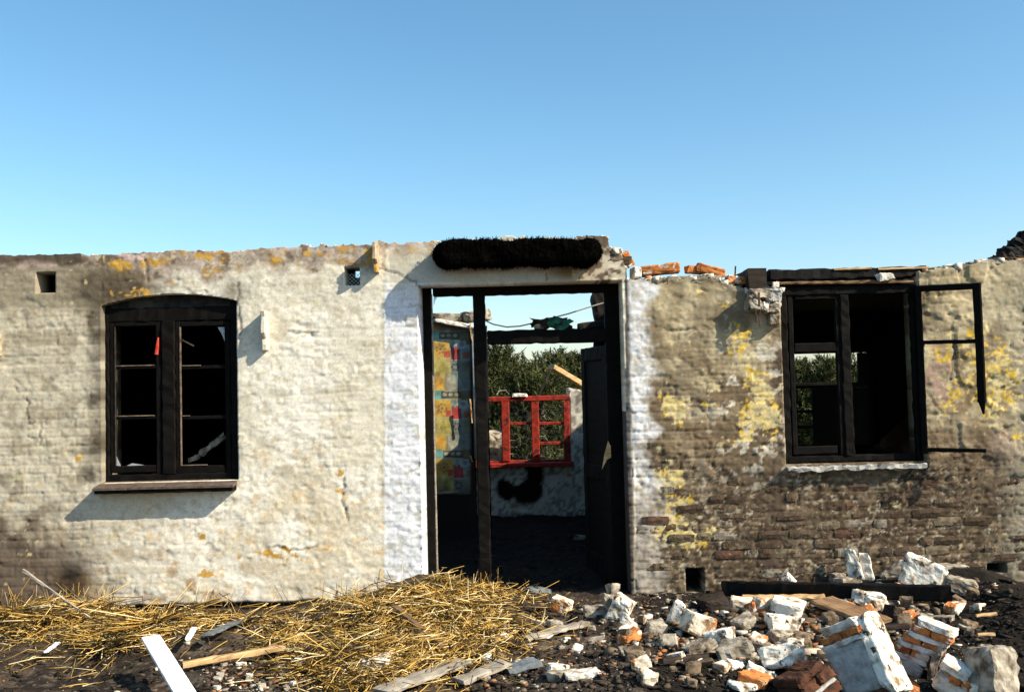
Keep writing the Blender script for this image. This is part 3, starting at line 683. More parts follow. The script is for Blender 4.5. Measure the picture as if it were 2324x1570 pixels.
# torn pale shreds hanging at the door jamb
p = [V3(1366, 1065, YD - .012), V3(1372, 1030, YD - .016), V3(1380, 1000, YD - .02), V3(1386, 1012, YD - .03), V3(1387, 1038, YD - .03), V3(1378, 1042, YD - .022)]
v = [tuple(q) for q in p] + [(q.x, q.y + .004, q.z) for q in p]
MB().add(v, [(5, 4, 3, 2, 1, 0), (6, 7, 8, 9, 10, 11)] + [(k, (k + 1) % 6, 6 + (k + 1) % 6, 6 + k) for k in range(6)]).build('splinter', M['woodpale'], dfr)

# --- right window and its casement standing out from the wall
YR = 0.04
b = MB(); vbar(b, 1772, 1792, 652, 1050, YR, 0.08); vbar(b, 2076, 2096, 650, 1050, YR, 0.08); hbar(b, 1768, 2100, 648, 668, YR - .004, 0.09); hbar(b, 1790, 2080, 1032, 1048, YR, 0.08)
rwin = tag(b.build('window', M['charbar'], house), 'charred square window frame with one casement swung out and broken')
vbar(MB(), 1912, 1934, 668, 1034, YR - .006, 0.08).build('mullion', M['charbar'], rwin)
s = MB(); vbar(s, 1793, 1805, 669, 1031, YR + .008, .045, .002); vbar(s, 1901, 1912, 669, 1031, YR + .008, .045, .002); hbar(s, 1805, 1901, 669, 679, YR + .008, .045, .002); hbar(s, 1805, 1901, 1012, 1031, YR + .008, .045, .002)
s.build('sash', M['charbar'], rwin)
hbar(MB(), 1805, 1901, 778, 799, YR + .012, .036, .002).build('muntin', M['charbar'], rwin)
hbar(MB(), 1805, 1901, 868, 875, YR + .012, .03, .002).build('muntin', M['charbar'], rwin)
hp = V3(2092, 850, -0.01); ang = R(30); cl = 0.43; cv = Vector((math.cos(ang), -math.sin(ang), 0))
def cz(py, px=2092): return W(px, py)[1]
c = MB()
zt, zb, zm, z9 = cz(655), cz(1020), cz(777), cz(915)
e0, e1 = hp.copy(), hp + cv * cl
c.bar((e0.x, e0.y, zt), (e1.x, e1.y, zt - .012), .04, .05, (0, 0, 1), .002)
c.bar((e1.x, e1.y, zt + .01), (e1.x, e1.y, z9), .04, .062, cv, .002)
c.bar((e1.x, e1.y, z9), (e1.x + .008, e1.y, cz(941)), .036, .05, cv, .002, .03, 0.25)
c.bar((e0.x, e0.y, zt + .02), (e0.x, e0.y, zb - .03), .04, .045, cv, .002)
cas = tag(c.build('casement', M['charbar'], rwin), 'blackened casement standing open with its lower corner burnt away')
c2 = MB(); c2.bar((e0.x, e0.y, zm), (e1.x, e1.y, zm - .01), .03, .03, (0, 0, 1), .002)
c2.bar((e0.x, e0.y, zb), (hp + cv * cl * 1.03).to_tuple()[:2] + (zb - .004,), .036, .03, (0, 0, 1), .003)
c2.build('bar', M['charbar'], rwin)
# sill: sunlit mortar ledge
x0, x1, z0, z1 = RW['x0'], RW['x1'], W(1935, 1062)[1], W(1935, 1049)[1]
sb = MB(); sb.bar((x0 + .005, 0.0, z0 + .005), (x1 - .03, 0.0, z0 + .012), .15, .038, (0, 0, 1), .009, .035)
sb.build('window_sill', M['mortargrey'], house)
sb = MB(); sb.bar((x0 + .005, -.062, z0 - 0.018), (x1 - .03, -.062, z0 - .012), .03, .05, (0, 0, 1), .006)
# remains of the wall plate over the right window
hb_ = MB(); p, q = V3(1742, 627, 0.12), V3(2094, 618, 0.12); hb_.bar(p, q, 0.16, 0.085, (0, 0, 1), .007, .05)
wp = tag(hb_.build('wall_plate', M['char'], house), 'charred wall plate lying over the window, ochre where the wood is bare')
hb_ = MB(); p, q = V3(1760, 643, 0.04), V3(2070, 640, 0.04); hb_.bar(p, q, 0.07, 0.022, (0, 0, 1), .004, .04); hb_.build('plate_batten', M['woodbrown'], wp)
for (a, c_) in ((1890, 1975), (1990, 2105)):
    hb_ = MB(); p, q = V3(a, 612.5 - (a - 1890) * 0.012, 0.06), V3(c_, 609.5 - (a - 1890) * .012, 0.06); hb_.bar(p, q, 0.07, 0.016, (0, 0, 1), .002, .04); hb_.build('batten', M['woodpale'], wp)
hb_ = MB(); p = V3(1717, 632, -0.02); hb_.bar((p.x, -.05, p.z), (p.x, 0.4, p.z), 0.155, 0.165, (0, 0, 1), .005, .06); tag(hb_.build('beam_end', M['wooddark'], house), 'squared end of a scorched timber beam')
hb_ = MB(); p, q = V3(1668, 634, .05), V3(1669, 604, .05); hb_.bar(p, q, .012, .012, (0, 1, 0), .001); hb_.build('nail', M['metal'], house)

# ================================================================== INSIDE THE HOUSE
YB = 4.0
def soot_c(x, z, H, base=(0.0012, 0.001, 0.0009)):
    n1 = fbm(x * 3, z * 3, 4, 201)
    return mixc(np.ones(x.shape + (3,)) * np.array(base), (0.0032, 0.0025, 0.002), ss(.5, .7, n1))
rough = lambda x, z: (fbm(x * 6, z * 6, 3, 211) - .5) * 0.03
RWn = dict(x0=W(1062, 980, YB)[0], x1=W(1293, 980, YB)[0], z0=W(1200, 1052, YB)[1])
RW2 = dict(x0=W(1800, 900, YB)[0], x1=W(1990, 900, YB)[0], z0=W(1880, 1012, YB)[1], z1=W(1880, 800, YB)[1])
rp = [(-6.2, 2.75), (-2.2, 2.75), (-1.9, 2.2), (-0.9, 1.9), (RWn['x0'] - .02, 1.75), (RWn['x1'], W(1294, 902, YB)[1]), (RWn['x1'] + .03, W(1294, 886, YB)[1]), (W(1330, 880, YB)[0], W(1330, 885, YB)[1]), (0.95, 1.6), (1.05, 2.6), (3.0, 2.72), (W(1812, 690, YB)[0], W(1812, 686, YB)[1]), (W(1950, 690, YB)[0], W(1950, 680, YB)[1]), (6.2, 2.8)]
rpx, rpz = np.array([a for a, _ in rp]), np.array([b_ for _, b_ in rp])
def keep_rear(x, z):
    k = ~((x > RWn['x0']) & (x < RWn['x1']) & (z > RWn['z0'])); k &= ~((x > RW2['x0']) & (x < RW2['x1']) & (z > RW2['z0']) & (z < RW2['z1'])); return k
def cf_rear(x, z, H):
    px, py = PROJ(x, 0 * x + YB, z); n1, n2, n3 = fbm(x * 3, z * 3, 4, 221), fbm(x * 9, z * 9, 3, 222), fbm(x * 26, z * 20, 2, 223)
    c = np.ones(x.shape + (3,)) * np.array((0.60, 0.575, 0.49))
    c = mixc(c, (0.16, 0.13, 0.09), ss(.52, .64, fbm(x * 34, z * 26, 2, 224)) * .8); c = mixc(c, (0.34, 0.30, 0.22), ss(.5, .7, n1) * .5)
    s = np.maximum.reduce([bl(px, py, 1196, 1112, 40, 34), bl(px, py, 1150, 1108, 24, 30), bl(px, py, 1212, 1070, 24, 40)]) - 0.9 * bl(px, py, 1172, 1082, 22, 16)
    c = mixc(c, (0.012, 0.009, 0.007), ss(0.30, 0.48, s + (n2 - .5) * .16))
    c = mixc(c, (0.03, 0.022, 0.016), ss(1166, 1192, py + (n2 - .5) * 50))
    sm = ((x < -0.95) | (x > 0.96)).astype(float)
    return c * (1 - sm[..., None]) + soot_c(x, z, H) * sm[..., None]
xr = lines(-6.2, 6.2, 0.03, [RWn['x0'], RWn['x1'], RW2['x0'], RW2['x1'], 0.95, 1.05]); zr_ = lines(-.2, 3.0, 0.03, [RWn['z0'], RW2['z0'], RW2['z1']])
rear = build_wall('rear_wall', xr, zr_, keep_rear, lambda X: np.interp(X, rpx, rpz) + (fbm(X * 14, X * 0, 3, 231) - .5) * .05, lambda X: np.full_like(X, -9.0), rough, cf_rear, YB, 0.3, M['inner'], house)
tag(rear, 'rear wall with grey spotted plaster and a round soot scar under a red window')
def crosswall(name, xw, th, y0, y1, profile, cfun, flip=1):
    py_, pz_ = np.array([a for a, _ in profile]), np.array([b_ for _, b_ in profile])
    o = build_wall(name, lines(y0, y1, .05), lines(-.2, 3.0, .05), lambda x, z: np.ones_like(x, bool), lambda X: np.interp(X, py_, pz_) + (fbm(X * 9, X * 0, 3, 241) - .5) * .06, lambda X: np.full_like(X, -9.0), rough, cfun, 0, th, M['inner'], None)
    me = o.data; me.transform(Matrix.Translation((xw, 0, 0)) @ Matrix(((0, 1, 0, 0), (1, 0, 0, 0), (0, 0, 1, 0), (0, 0, 0, 1)))); me.flip_normals(); o.parent = house
    return o
crosswall('partition_or_added_wall', 0.93, 0.14, TH + .003, YB - .03, [(0, 2.42), (1.2, 2.40), (1.9, 2.3), (2.7, 2.25), (3.0, 1.9), (3.5, 1.55), (3.85, 1.22), (4, 1.2)], soot_c)
crosswall('partition_or_added_wall', -2.16, 0.12, TH + .003, YB - .03, [(0, 2.72), (4, 2.72)], soot_c)  # unseen wall, added to stop sun reaching the left room from the hall
# wallpapered wall left of the hall
YW = 2.75
wx0, wx1 = W(940, 900, YW)[0], W(1076, 900, YW)[0]; wz0, wz1 = W(1020, 1122, YW)[1], W(1020, 722, YW)[1]
def cf_paper(x, z, H):
    px, py = PROJ(x, 0 * x + YW, z); u = x - wx0; v = wz1 - z; Pv = 134 * (YW + 8) / FPX; col = np.ones(x.shape + (3,)) * np.array((0.36, 0.42, 0.40))
    a = (W(990, 900, YW)[0] - wx0); s = (YW + 8) / FPX          # metres per photo pixel on this wall
    U = (px - 985 + (py - 900) * -0.03); Vv = np.mod(py - 752, 134)
    def rc(x0, x1, y0, y1, c_):
        nonlocal col
        col = np.where(((U > x0) & (U < x1) & (Vv > y0) & (Vv < y1))[..., None], np.array(c_), col)
    rc(-60, 0, 0, 134, (0.35, 0.30, 0.12)); rc(0, 16, 0, 22, (0.16, 0.42, 0.42)); rc(16, 62, 2, 18, (0.10, 0.105, 0.075)); rc(62, 100, 0, 30, (0.17, 0.16, 0.10))
    rc(0, 38, 22, 60, (0.62, 0.40, 0.07)); rc(26, 40, 44, 60, (0.55, 0.10, 0.06)); rc(40, 62, 34, 64, (0.42, 0.055, 0.06)); rc(56, 76, 22, 40, (0.36, 0.45, 0.46)); rc(62, 90, 40, 66, (0.18, 0.36, 0.38)); rc(68, 82, 46, 62, (0.42, 0.13, 0.08))
    rc(0, 40, 62, 100, (0.52, 0.47, 0.14)); rc(40, 66, 66, 100, (0.20, 0.25, 0.26)); rc(66, 100, 66, 110, (0.22, 0.23, 0.17))
    rc(0, 26, 100, 134, (0.62, 0.42, 0.08)); rc(26, 50, 104, 130, (0.45, 0.47, 0.38)); rc(50, 80, 100, 134, (0.22, 0.30, 0.30))
    def dot(cx, cy, rx, ry, c_, edge=None):
        nonlocal col
        d = ((U - cx) / rx) ** 2 + ((Vv - cy) / ry) ** 2
        col = np.where((d < 1)[..., None], np.array(c_), col)
    for k in range(7): dot(18 + 9 * math.cos(k * .9), 40 + 9 * math.sin(k * .9), 3.2, 3.2, (0.36, 0.22, 0.06))
    dot(18, 40, 3, 3, (0.30, 0.12, 0.05)); dot(20, 84, 8, 9, (0.40, 0.36, 0.06)); dot(20, 74, 4.5, 6, (0.40, 0.36, 0.06)); dot(12, 117, 8, 11, (0.66, 0.36, 0.05))
    for k in range(6): dot(50 + 7 * math.cos(k * 1.05), 81 + 7 * math.sin(k * 1.05), 3, 3, (0.09, 0.10, 0.10))
    lin = ((np.mod(U, 20) < 1.6) | (np.mod(Vv, 19) < 1.6)) & (fbm(np.floor(U / 20) * 3.3, np.floor(Vv / 19) * 5.1, 1, 255) > .45)
    col = np.where(lin[..., None], col * .6 + np.array((.26, .25, .18)) * .4, col)
    rc(0, 40, 60, 62, (.5, .48, .3)); rc(38, 40, 22, 100, (.4, .38, .22)); rc(0, 62, 20, 22, (.5, .46, .3)); rc(26, 28, 100, 134, (.3, .3, .2))

    for k in range(3): dot(24 + 14 * k, 9, 5, 4, (0.42, 0.42, 0.33))
    dot(47, 30, 4, 9, (0.15, 0.34, 0.34)); dot(66, 30, 6, 5, (0.2, 0.22, 0.3))
    n = fbm(x * 20, z * 20, 3, 251); g_ = col.mean(-1, keepdims=True); col = (g_ * .08 + col * .92) * np.array((1.0, .93, .82)) * (0.55 + 0.7 * n)[..., None]; col = mixc(col, (.12, .09, .055), ss(.54, .68, fbm(x * 11, z * 9, 4, 256)) * .45)
    col = mixc(col, (0.07, 0.06, 0.045), ss(1098, 1120, py + (n - .5) * 30) * .75)
    col = mixc(col, (0.20, 0.12, 0.07), (1 - ss(735, 762, py + (n - .5) * 26)) * .8)
    col = mixc(col, (0.016, 0.012, 0.01), ss(1119, 1123, py))
    col = mixc(col, (0.02, 0.016, 0.013), ss(1062, 1072, px))
    return col
wpw = build_wall('papered_wall', lines(wx0 - .25, wx1, .008), lines(-.2, 2.6, .008), lambda x, z: np.ones_like(x, bool), lambda X: np.interp(X, [wx0, W(1020, 730, YW)[0], W(1060, 730, YW)[0], wx1], [wz1, wz1 - .0, wz1 - .09, wz1 - .1]) + (fbm(X * 20, X * 0, 3, 261) - .5) * .05,
                 lambda X: np.full_like(X, -9.0), lambda x, z: rough(x, z) * .15, cf_paper, YW, 0.12, M['paper'], house, back=False)
tag(wpw, 'inner wall with patchwork wallpaper of coloured squares over a black dado')
pb = MB(); p, q = V3(1092, 740, YW - .11), V3(1104, 1350, YW - .11); pb.bar((p.x, YW - .05, p.z), (p.x, YW - .05, -.1), .12, .11, (0, 1, 0), .004); pb.build('door_post', M['char'], house)
pb = MB(); a, c_ = V3(1073, 745, YW - .06), V3(1080, 1040, YW - .06); pb.tube([a, (a + c_) / 2, c_], .016, 8); pb.build('pipe', M['pipe'], house, True)
for (y0, y1) in ((735, 780), (905, 960), (1034, 1048)):
    p, q = V3(1067, y0, YW - .1), V3(1072, y1, YW - .1); MB().bar(p, q, .018, .012, (0, 1, 0), .003, .03, .5).build('splinter', M['woodpale'], wpw)
p0, p1 = V3(984, 1119, YW - .02), V3(1042, 1116, YW - .02); MB().bar(p0, p1, .02, .022, (0, 0, 1), .002).build('dado_rail', M['woodgrey'], wpw)
# unseen ceilings, added to keep the sun out of the side rooms
for (x0, x1, z, y1_) in ((-6.2, -2.18, 2.62, YB - .02), (1.1, 6.2, 2.44, 2.5)):
    b = MB(); b.box(x0, x1, TH + .01, y1_, z, z + .05)
    if x0 > 0: b.box(2.35, x1, y1_ + .004, YB - .02, z, z + .05)
    b.build('added_ceiling', M['char'], house)
# inner wall close behind the arched window
crosswall('partition_or_added_wall', -3.9, 0.12, TH + .003, YB - .03, [(0, 2.6), (4, 2.6)], soot_c)
# --- red window in the rear wall
b = MB(); x0, x1 = RWn['x0'], RWn['x1']; YQ = YB - 0.02
hbar(b, 1058, 1293, 899, 911, YQ, .09, .002); vbar(b, 1279, 1294, 910, 1050, YQ, .09, .002); vbar(b, 1058, 1070, 910, 1050, YQ, .09, .002); hbar(b, 1070, 1280, 1044, 1052, YQ + .01, .07, .002)
red = tag(b.build('window', M['red'], house), 'red painted window frame in the rear wall without glass')
for (a, c_) in ((1138, 1157), (1206, 1224)): vbar(MB(), a, c_, 911, 1046, YQ - .012, .085, .002).build('mullion', M['red'], red)
for (a, c_, y) in ((1158, 1206, 957), (1224, 1279, 957), (1224, 1279, 1002)): hbar(MB(), a, c_, y, y + 7, YQ + .02, .04, .001).build('muntin', M['red'], red)
hbar(MB(), 1050, 1302, 1051, 1061, YQ - .11, .13, .002).build('window_sill', M['red'], red)
hx_ = MB(); s_ = 0.075; ox, oz = W(1160, 1046, YB + .08)
for ia in range(9):
    for ja in range(11):
        cx = ox + ia * s_ * 1.5 - .08; czz = oz + (ja + 0.5 * (ia % 2)) * s_ * 1.732 * .62
        if rb.random() < (.22 if czz < W(1200, 930, YB)[1] else .8): continue
        for k in range(3):
            t0, t1 = k * math.pi / 3, (k + 1) * math.pi / 3
            hx_.tube([(cx + s_ * math.cos(t0), YB + .08 + rb.uniform(-.03, .03), czz + s_ * math.sin(t0) * .75), (cx + s_ * math.cos(t1), YB + .08 + rb.uniform(-.03, .03), czz + s_ * math.sin(t1) * .75)], .0028, 4)
tag(hx_.build('wire_netting', M['wire'], red), kind='stuff')
# bars of the far window behind the right-hand window
b = MB(); hbar(b, 1800, 1990, 868, 880, YB + .05, .06, .002); vbar(b, 1846, 1992, 880, 1012, YB + .06, .05, .002); vbar(b, 1948, 1992, 800, 870, YB + .06, .05, .002)
for y in (930, 965): hbar(b, 1800, 1850, y, y + 7, YB + .05, .04, .001)
tag(b.build('window', M['charbar'], house), 'half boarded burnt window in the rear wall seen through the front window')

# ================================================================== GROUND
mounds = []
def mound(px, py, amp, rx, ry): x, y = G(px, py, 0.0); mounds.append((x, y, amp, rx, ry))
mound(985, 1365, 0.26, 0.50, 0.30); mound(860, 1400, .10, .3, .25); mound(1080, 1400, .08, .3, .2); mound(870, 1480, 0.09, 0.5, 0.3); mound(340, 1440, 0.09, .45, .3); mound(110, 1400, 0.08, .5, .3)
mound(1560, 1535, 0.10, 0.75, 0.35); mound(1680, 1430, .06, .6, .4); mound(1900, 1400, 0.08, 1.1, 0.5); mound(2330, 1400, 0.20, 0.38, 0.8); mound(1480, 1380, 0.06, .5, .4); mound(1960, 1345, 0.09, 1.1, .32); mound(2220, 1345, 0.10, .5, .4)
def gz(x, y):
    x, y = np.asarray(x, float), np.asarray(y, float)
    near = np.exp(-np.maximum(0, np.maximum(np.abs(x) - 6, np.abs(y + 1) - 6)) / 3)
    z = -0.035 + (fbm(x * 1.6, y * 1.6, 3, 301) - .5) * 0.06 * near + (fbm(x * 7, y * 7, 3, 302) - .5) * 0.05 * near + (fbm(x * 26, y * 26, 2, 303) - .5) * 0.022 * near
    for (a, b, h, rx, ry) in mounds: z = z + h * np.exp(-(((x - a) / rx) ** 2 + ((y - b) / ry) ** 2))
    z = z - 0.06 * np.exp(-((y + 0.10) / 0.16) ** 2) * ss(-4, -3.0, x) * (1 - ss(-1.9, -1.5, x))
    z = z + (0.04 + 0.10 * ss(1.8, 3.9, y + (fbm(x * 2.5, y * 2, 3, 304) - .5) * 1.2)) * (y > 0.3) * ss(0.3, 0.8, y) * (1 - ss(4.05, 4.5, y))
    return z
def place(px, py):
    z = 0.0
    for _ in range(12):
        x, y = G(px, py, z); z = 0.5 * z + 0.5 * float(gz(x, y))
    x, y = G(px, py, z)
    if y > -0.13 and not 955 < px < 1420:                                        # heaped up against the foot of the wall
        q_ = V3(px, py, -0.13); return Vector((q_.x, -0.13, max(q_.z, float(gz(q_.x, -0.13)))))
    return Vector((x, y, float(gz(x, y))))
gx = np.concatenate([-np.geomspace(400, 4.9, 26), lines(-4.6, 4.6, 0.022), np.geomspace(4.9, 400, 26)])
gy = np.concatenate([-np.geomspace(120, 3.8, 18), lines(-3.5, 0.3, 0.022), np.linspace(0.35, 4.6, 70), np.geomspace(4.9, 600, 30)])
GX, GY = np.meshgrid(gx, gy, indexing='ij'); GZ = gz(GX, GY)
idx = np.arange(GX.size).reshape(GX.shape)
q = np.stack([idx[:-1, :-1], idx[1:, :-1], idx[1:, 1:], idx[:-1, 1:]], -1).reshape(-1, 4)
n1, n2, n3 = fbm(GX * 1.5, GY * 1.5, 4, 311), fbm(GX * 6, GY * 6, 4, 312), fbm(GX * 30, GY * 30, 2, 313)
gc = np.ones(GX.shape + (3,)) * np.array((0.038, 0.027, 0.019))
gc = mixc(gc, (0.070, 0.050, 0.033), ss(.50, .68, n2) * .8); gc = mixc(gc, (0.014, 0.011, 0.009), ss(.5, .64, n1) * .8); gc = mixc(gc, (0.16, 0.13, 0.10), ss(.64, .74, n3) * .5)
gpx, gpy = PROJ(GX, GY, GZ * 0)
fr = (GY < 0.2) & (GY > -3.6)
gc = mixc(gc, (0.30, 0.26, 0.21), bl(gpx, gpy, 570, 1540, 90, 24) * ss(.42, .6, n2) * fr)
gc = mixc(gc, (0.15, 0.12, 0.085), np.clip(bl(gpx, gpy, 1250, 1490, 190, 70) + .6 * bl(gpx, gpy, 560, 1460, 260, 60), 0, 1) * ss(.40, .62, n2) * fr * .75)
gc = mixc(gc, (0.20, 0.13, 0.045), np.clip(bl(gpx, gpy, 900, 1440, 200, 90) + .3 * bl(gpx, gpy, 200, 1410, 210, 60), 0, 1) * fr * .45)
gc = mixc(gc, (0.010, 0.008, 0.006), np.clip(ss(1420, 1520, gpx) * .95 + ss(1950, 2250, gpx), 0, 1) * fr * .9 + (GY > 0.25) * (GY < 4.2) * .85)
gc = mixc(gc, (0.09, 0.085, 0.035), ss(4.3, 6, GY))
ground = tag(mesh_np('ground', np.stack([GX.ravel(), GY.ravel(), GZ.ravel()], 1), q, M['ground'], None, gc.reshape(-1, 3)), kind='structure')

# ================================================================== CHARRED BEAM OVER THE DOOR
a, c_ = V3(982, 579, -0.11), V3(1366, 571, -0.11); L = (c_ - a).length; rz_ = 0.104
n, k_ = 220, 28; vv = []; ff = []
for i in range(n + 1):
    t = i / n; x = a.x + L * t; zc = a.z + (c_.z - a.z) * t
    e = min(t * L, (1 - t) * L) / 0.12; r = math.sqrt(max(0.0, 1 - (1 - min(1, e)) ** 2)) if e < 1 else 1.0
    r = max(r, 0.02)
    for j in range(k_):
        th = 2 * math.pi * j / k_; cth, sth = math.cos(th), math.sin(th)
        rid = (float(fbm(np.array(x * 60), np.array(th * 1.2 + (3 if j > 14 else 0)), 3, 401)) - .5) * 0.016 + (float(fbm(np.array(x * 7), np.array(th), 3, 402)) - .5) * .05
        p4 = (abs(cth) ** 4.5 + abs(sth) ** 4.5) ** (-1 / 4.5)
        vv.append((x + random.uniform(-.003, .003), a.y + cth * (0.125 * r * p4 + rid * r), zc + sth * (rz_ * r * p4 + rid * r)))
for i in range(n):
    for j in range(k_):
        ff.append((i * k_ + j, i * k_ + (j + 1) % k_, i * k_ + k_ + (j + 1) % k_, i * k_ + k_ + j))
ff += [tuple(range(k_)), tuple(range((n + 1) * k_ - 1, n * k_ - 1, -1))]
beam_v = np.array(vv)
beam = tag(MB().add(vv, ff).build('charred_beam', M['soot']), 'thick black charred beam with rounded ends lodged above the doorway', 'charred beam')

# ================================================================== RUBBLE
def chunk_mesh(name, dims, m, seed, jit=0.16, nz=0.03, cuts=5, taper=0.0):
    rs = np.random.RandomState(seed); n = cuts
    key = {}; v = []; f = []
    cor = {(i, j, k): np.array((i, j, k), float) - .5 + rs.uniform(-jit, jit, 3) for i in (0, 1) for j in (0, 1) for k in (0, 1)}
    for c_ in cor:
        if c_[2] == 1: cor[c_][:2] *= 1 - taper
    def pt(a):
        kk = tuple(round(x * n) for x in a)
        if kk in key: return key[kk]
        p = np.zeros(3)
        for (i, j, k), cc in cor.items():
            w = (a[0] if i else 1 - a[0]) * (a[1] if j else 1 - a[1]) * (a[2] if k else 1 - a[2]); p += w * cc
        # knock the edges off
        cc = np.array(a) - .5; m_ = np.sort(np.abs(cc)); ed = max(0, m_[1] - 0.38) * max(0, m_[2] - .38) / 0.0144
        p *= 1 - 0.10 * ed * rs.uniform(.4, 1.3)
        p = p * np.array(dims)
        q_ = Vector(p) * (4.5 / max(dims)) + Vector((seed * 3.7, seed * 1.3, 0))
        p = p + np.array(mnoise.noise_vector(q_)) * nz * max(dims) * 1.0 + np.array(mnoise.noise_vector(q_ * 2.7)) * nz * max(dims) * .55 + np.array(mnoise.noise_vector(q_ * 6)) * nz * max(dims) * .22
        v.append(tuple(p)); key[kk] = len(v) - 1; return key[kk]
    for ax in range(3):
        for s_ in (0, 1):
            for i in range(n):
                for j in range(n):
                    def P(u, w):
                        a = [0, 0, 0]; a[ax] = s_; a[(ax + 1) % 3] = u / n; a[(ax + 2) % 3] = w / n; return pt(a)
                    qd = (P(i, j), P(i + 1, j), P(i + 1, j + 1), P(i, j + 1)); f.append(qd if s_ else qd[::-1])
    me = bpy.data.meshes.new(name); me.from_pydata(v, [], f); me.update(); me.materials.append(m); return me
seedc = [10]
def sc_at(p): return FPX / max(1.0, float((np.array(p) - CAMP) @ -CMn[:, 2]))
def chunk(name, px, pyb, wpx, hpx, m, label, cat='rubble', rot=0, tilt=0, pitch=0, dep=0.8, jit=0.17, group=None, nz=0.035, sink=0.12, taper=0.0, base=None):
    seedc[0] += 1
    p = place(px, pyb) if base is None else Vector(base); s_ = sc_at(p); w, h = wpx / s_, hpx / s_
    me = chunk_mesh(name, (w, w * dep, h), M[m] if isinstance(m, str) else m, seedc[0], jit, nz, 8 if max(wpx, hpx) > 40 else 5, taper)
    o = link(bpy.data.objects.new(name, me)); o.rotation_euler = (R(pitch), R(tilt), R(rot))
    o.location = p + Vector((0, w * dep * .4 if base is None else 0, h * (0.5 - sink)))
    return tag(o, label, cat, group)
def stack(name, px, pyb, wpx, dims, layers, rot, label, cat='masonry lump', face=None, lift=0.0):
    """a lump of broken wall: courses of brick bedded in mortar"""
    seedc[0] += 1; p = place(px, pyb); r = empty(name, p + Vector((0, 0.1, lift)), label, cat); r.rotation_euler = tuple(R(a) for a in rot)
    sx, sy, H = dims; z = 0.0
    for (kind, h, ox, fx) in layers:
        seedc[0] += 1
        if kind in ('mortar', 'mortargrey'):
            me = chunk_mesh('mortar', (sx * fx, sy * random.uniform(.95, 1.04), h * 1.15), M[kind], seedc[0], .07, .03, 9); o = link(bpy.data.objects.new('mortar', me), r); o.location = (ox * sx, 0, z + h / 2)
        else:
            for q_ in (-.5, .5):
                seedc[0] += 1
                me = chunk_mesh('brick', (sx * fx * .49, sy * random.uniform(.95, 1.02), h), M[kind], seedc[0], .06, .03, 6); o = link(bpy.data.objects.new('brick', me), r); o.location = (ox * sx + q_ * sx * fx * .5, random.uniform(-.006, .006), z + h / 2)
        z += h
    if face:                                             # a coat of plaster over one side
        seedc[0] += 1; side, kind, th = face
        me = chunk_mesh('plaster', (th, sy * .98, z * .96) if side == 'x' else (sx * .96, th, z * .97), M[kind], seedc[0], .07, .03, 10)
        o = link(bpy.data.objects.new('plaster', me), r); o.location = (sx / 2 + .004, 0, z / 2) if side == 'x' else (0, -sy / 2 - .004, z / 2)
    return r
# big foreground lumps of broken wall
stack('masonry_lump', 2010, 1605, 180, (.25, .24, .40), [('brickdull', .05, .05, .9), ('mortargrey', .25, 0, 1.0), ('mortar', .03, 0, 1.02), ('brick', .036, 0.01, 1.0), ('mortar', .045, .03, .92)], (-10, -27, -38),
      'largest white masonry lump with an orange brick course near its top', face=('x', 'lime', .06))
stack('masonry_lump', 2085, 1538, 120, (.21, .16, .30), [('mortargrey', .07, -.22, .9), ('mortar', .03, -.15, 1.0), ('brick', .042, -.10, .97), ('mortar', .028, 0.02, 1.0), ('brick', .036, .1, .96), ('mortar', .026, .18, 1.04), ('brick', .044, .26, 1.0), ('mortar', .035, .36, .95)], (-6, 15, -34),
      'stepped masonry lump with three orange brick courses between white mortar', face=('x', 'limegrey', .05))
stack('masonry_lump', 2168, 1580, 80, (.16, .13, .14), [('mortar', .085, 0, 1.0), ('brick', .04, .2, .7), ('mortar', .04, -.1, .9)], (12, 28, -25), 'small white and orange masonry lump in front of the stepped one')
chunk('masonry_lump', 2266, 1578, 88, 106, M['limegrey'], 'rounded grey mortar lump at the right end of the front rubble', 'masonry lump', rot=22, tilt=10, pitch=-8, jit=.15, nz=.05, dep=.9)
stack('masonry_lump', 1862, 1606, 120, (.27, .2, .22), [('brickdull', .06, 0, 1.0), ('mortargrey', .018, 0, .98), ('brickdull', .06, 0.03, .95), ('brickdull', .05, -.06, .8)], (-14, -20, 30), 'dark brick lump with shade put into its colour, leaning against the largest white lump')
R_ = 'broken rubble before the wall'
chunk('brick_piece', 2045, 1572, 90, 34, 'brick', 'orange brick lying at the foot of the largest white lump', 'brick', rot=-20, tilt=18)
chunk('brick_piece', 2235, 1572, 70, 24, 'limeorange', 'flat orange and white brick end under the rounded grey lump', 'brick', rot=10)
chunk('brick_piece', 1722, 1560, 66, 30, 'brick', 'orange brick beside the white slab in the front rubble', 'brick', rot=-25, tilt=14)
chunk('rubble_lump', 1692, 1568, 62, 18, 'lime', 'flat white flake in front of the orange brick', rot=12, tilt=6)
chunk('rubble_slab', 1738, 1540, 76, 17, 'mortar', 'narrow white mortar slab tilted down to the right', rot=-12, tilt=24, dep=.5, jit=.06)
chunk('rubble_lump', 1785, 1522, 100, 66, 'lime', 'broad white lump with ragged lower edge behind the narrow slab', rot=-25, tilt=-14, pitch=-20)
chunk('rubble_lump', 1640, 1482, 60, 56, 'lime', 'brightest square white lump in the middle of the rubble', rot=-30, tilt=-10, jit=.08)
chunk('rubble_slab', 1592, 1482, 72, 26, 'limegrey', 'grey slab propped under the brightest white lump', rot=10, tilt=-18, dep=.6)
chunk('rubble_lump', 1588, 1440, 66, 50, 'limeorange', 'buff lump with stained top left of the brightest lump', rot=20, tilt=22)
chunk('rubble_slab', 1542, 1412, 34, 56, 'lime', 'upright white wedge standing near the door end of the rubble', rot=-30, tilt=18, dep=.7, taper=.3)
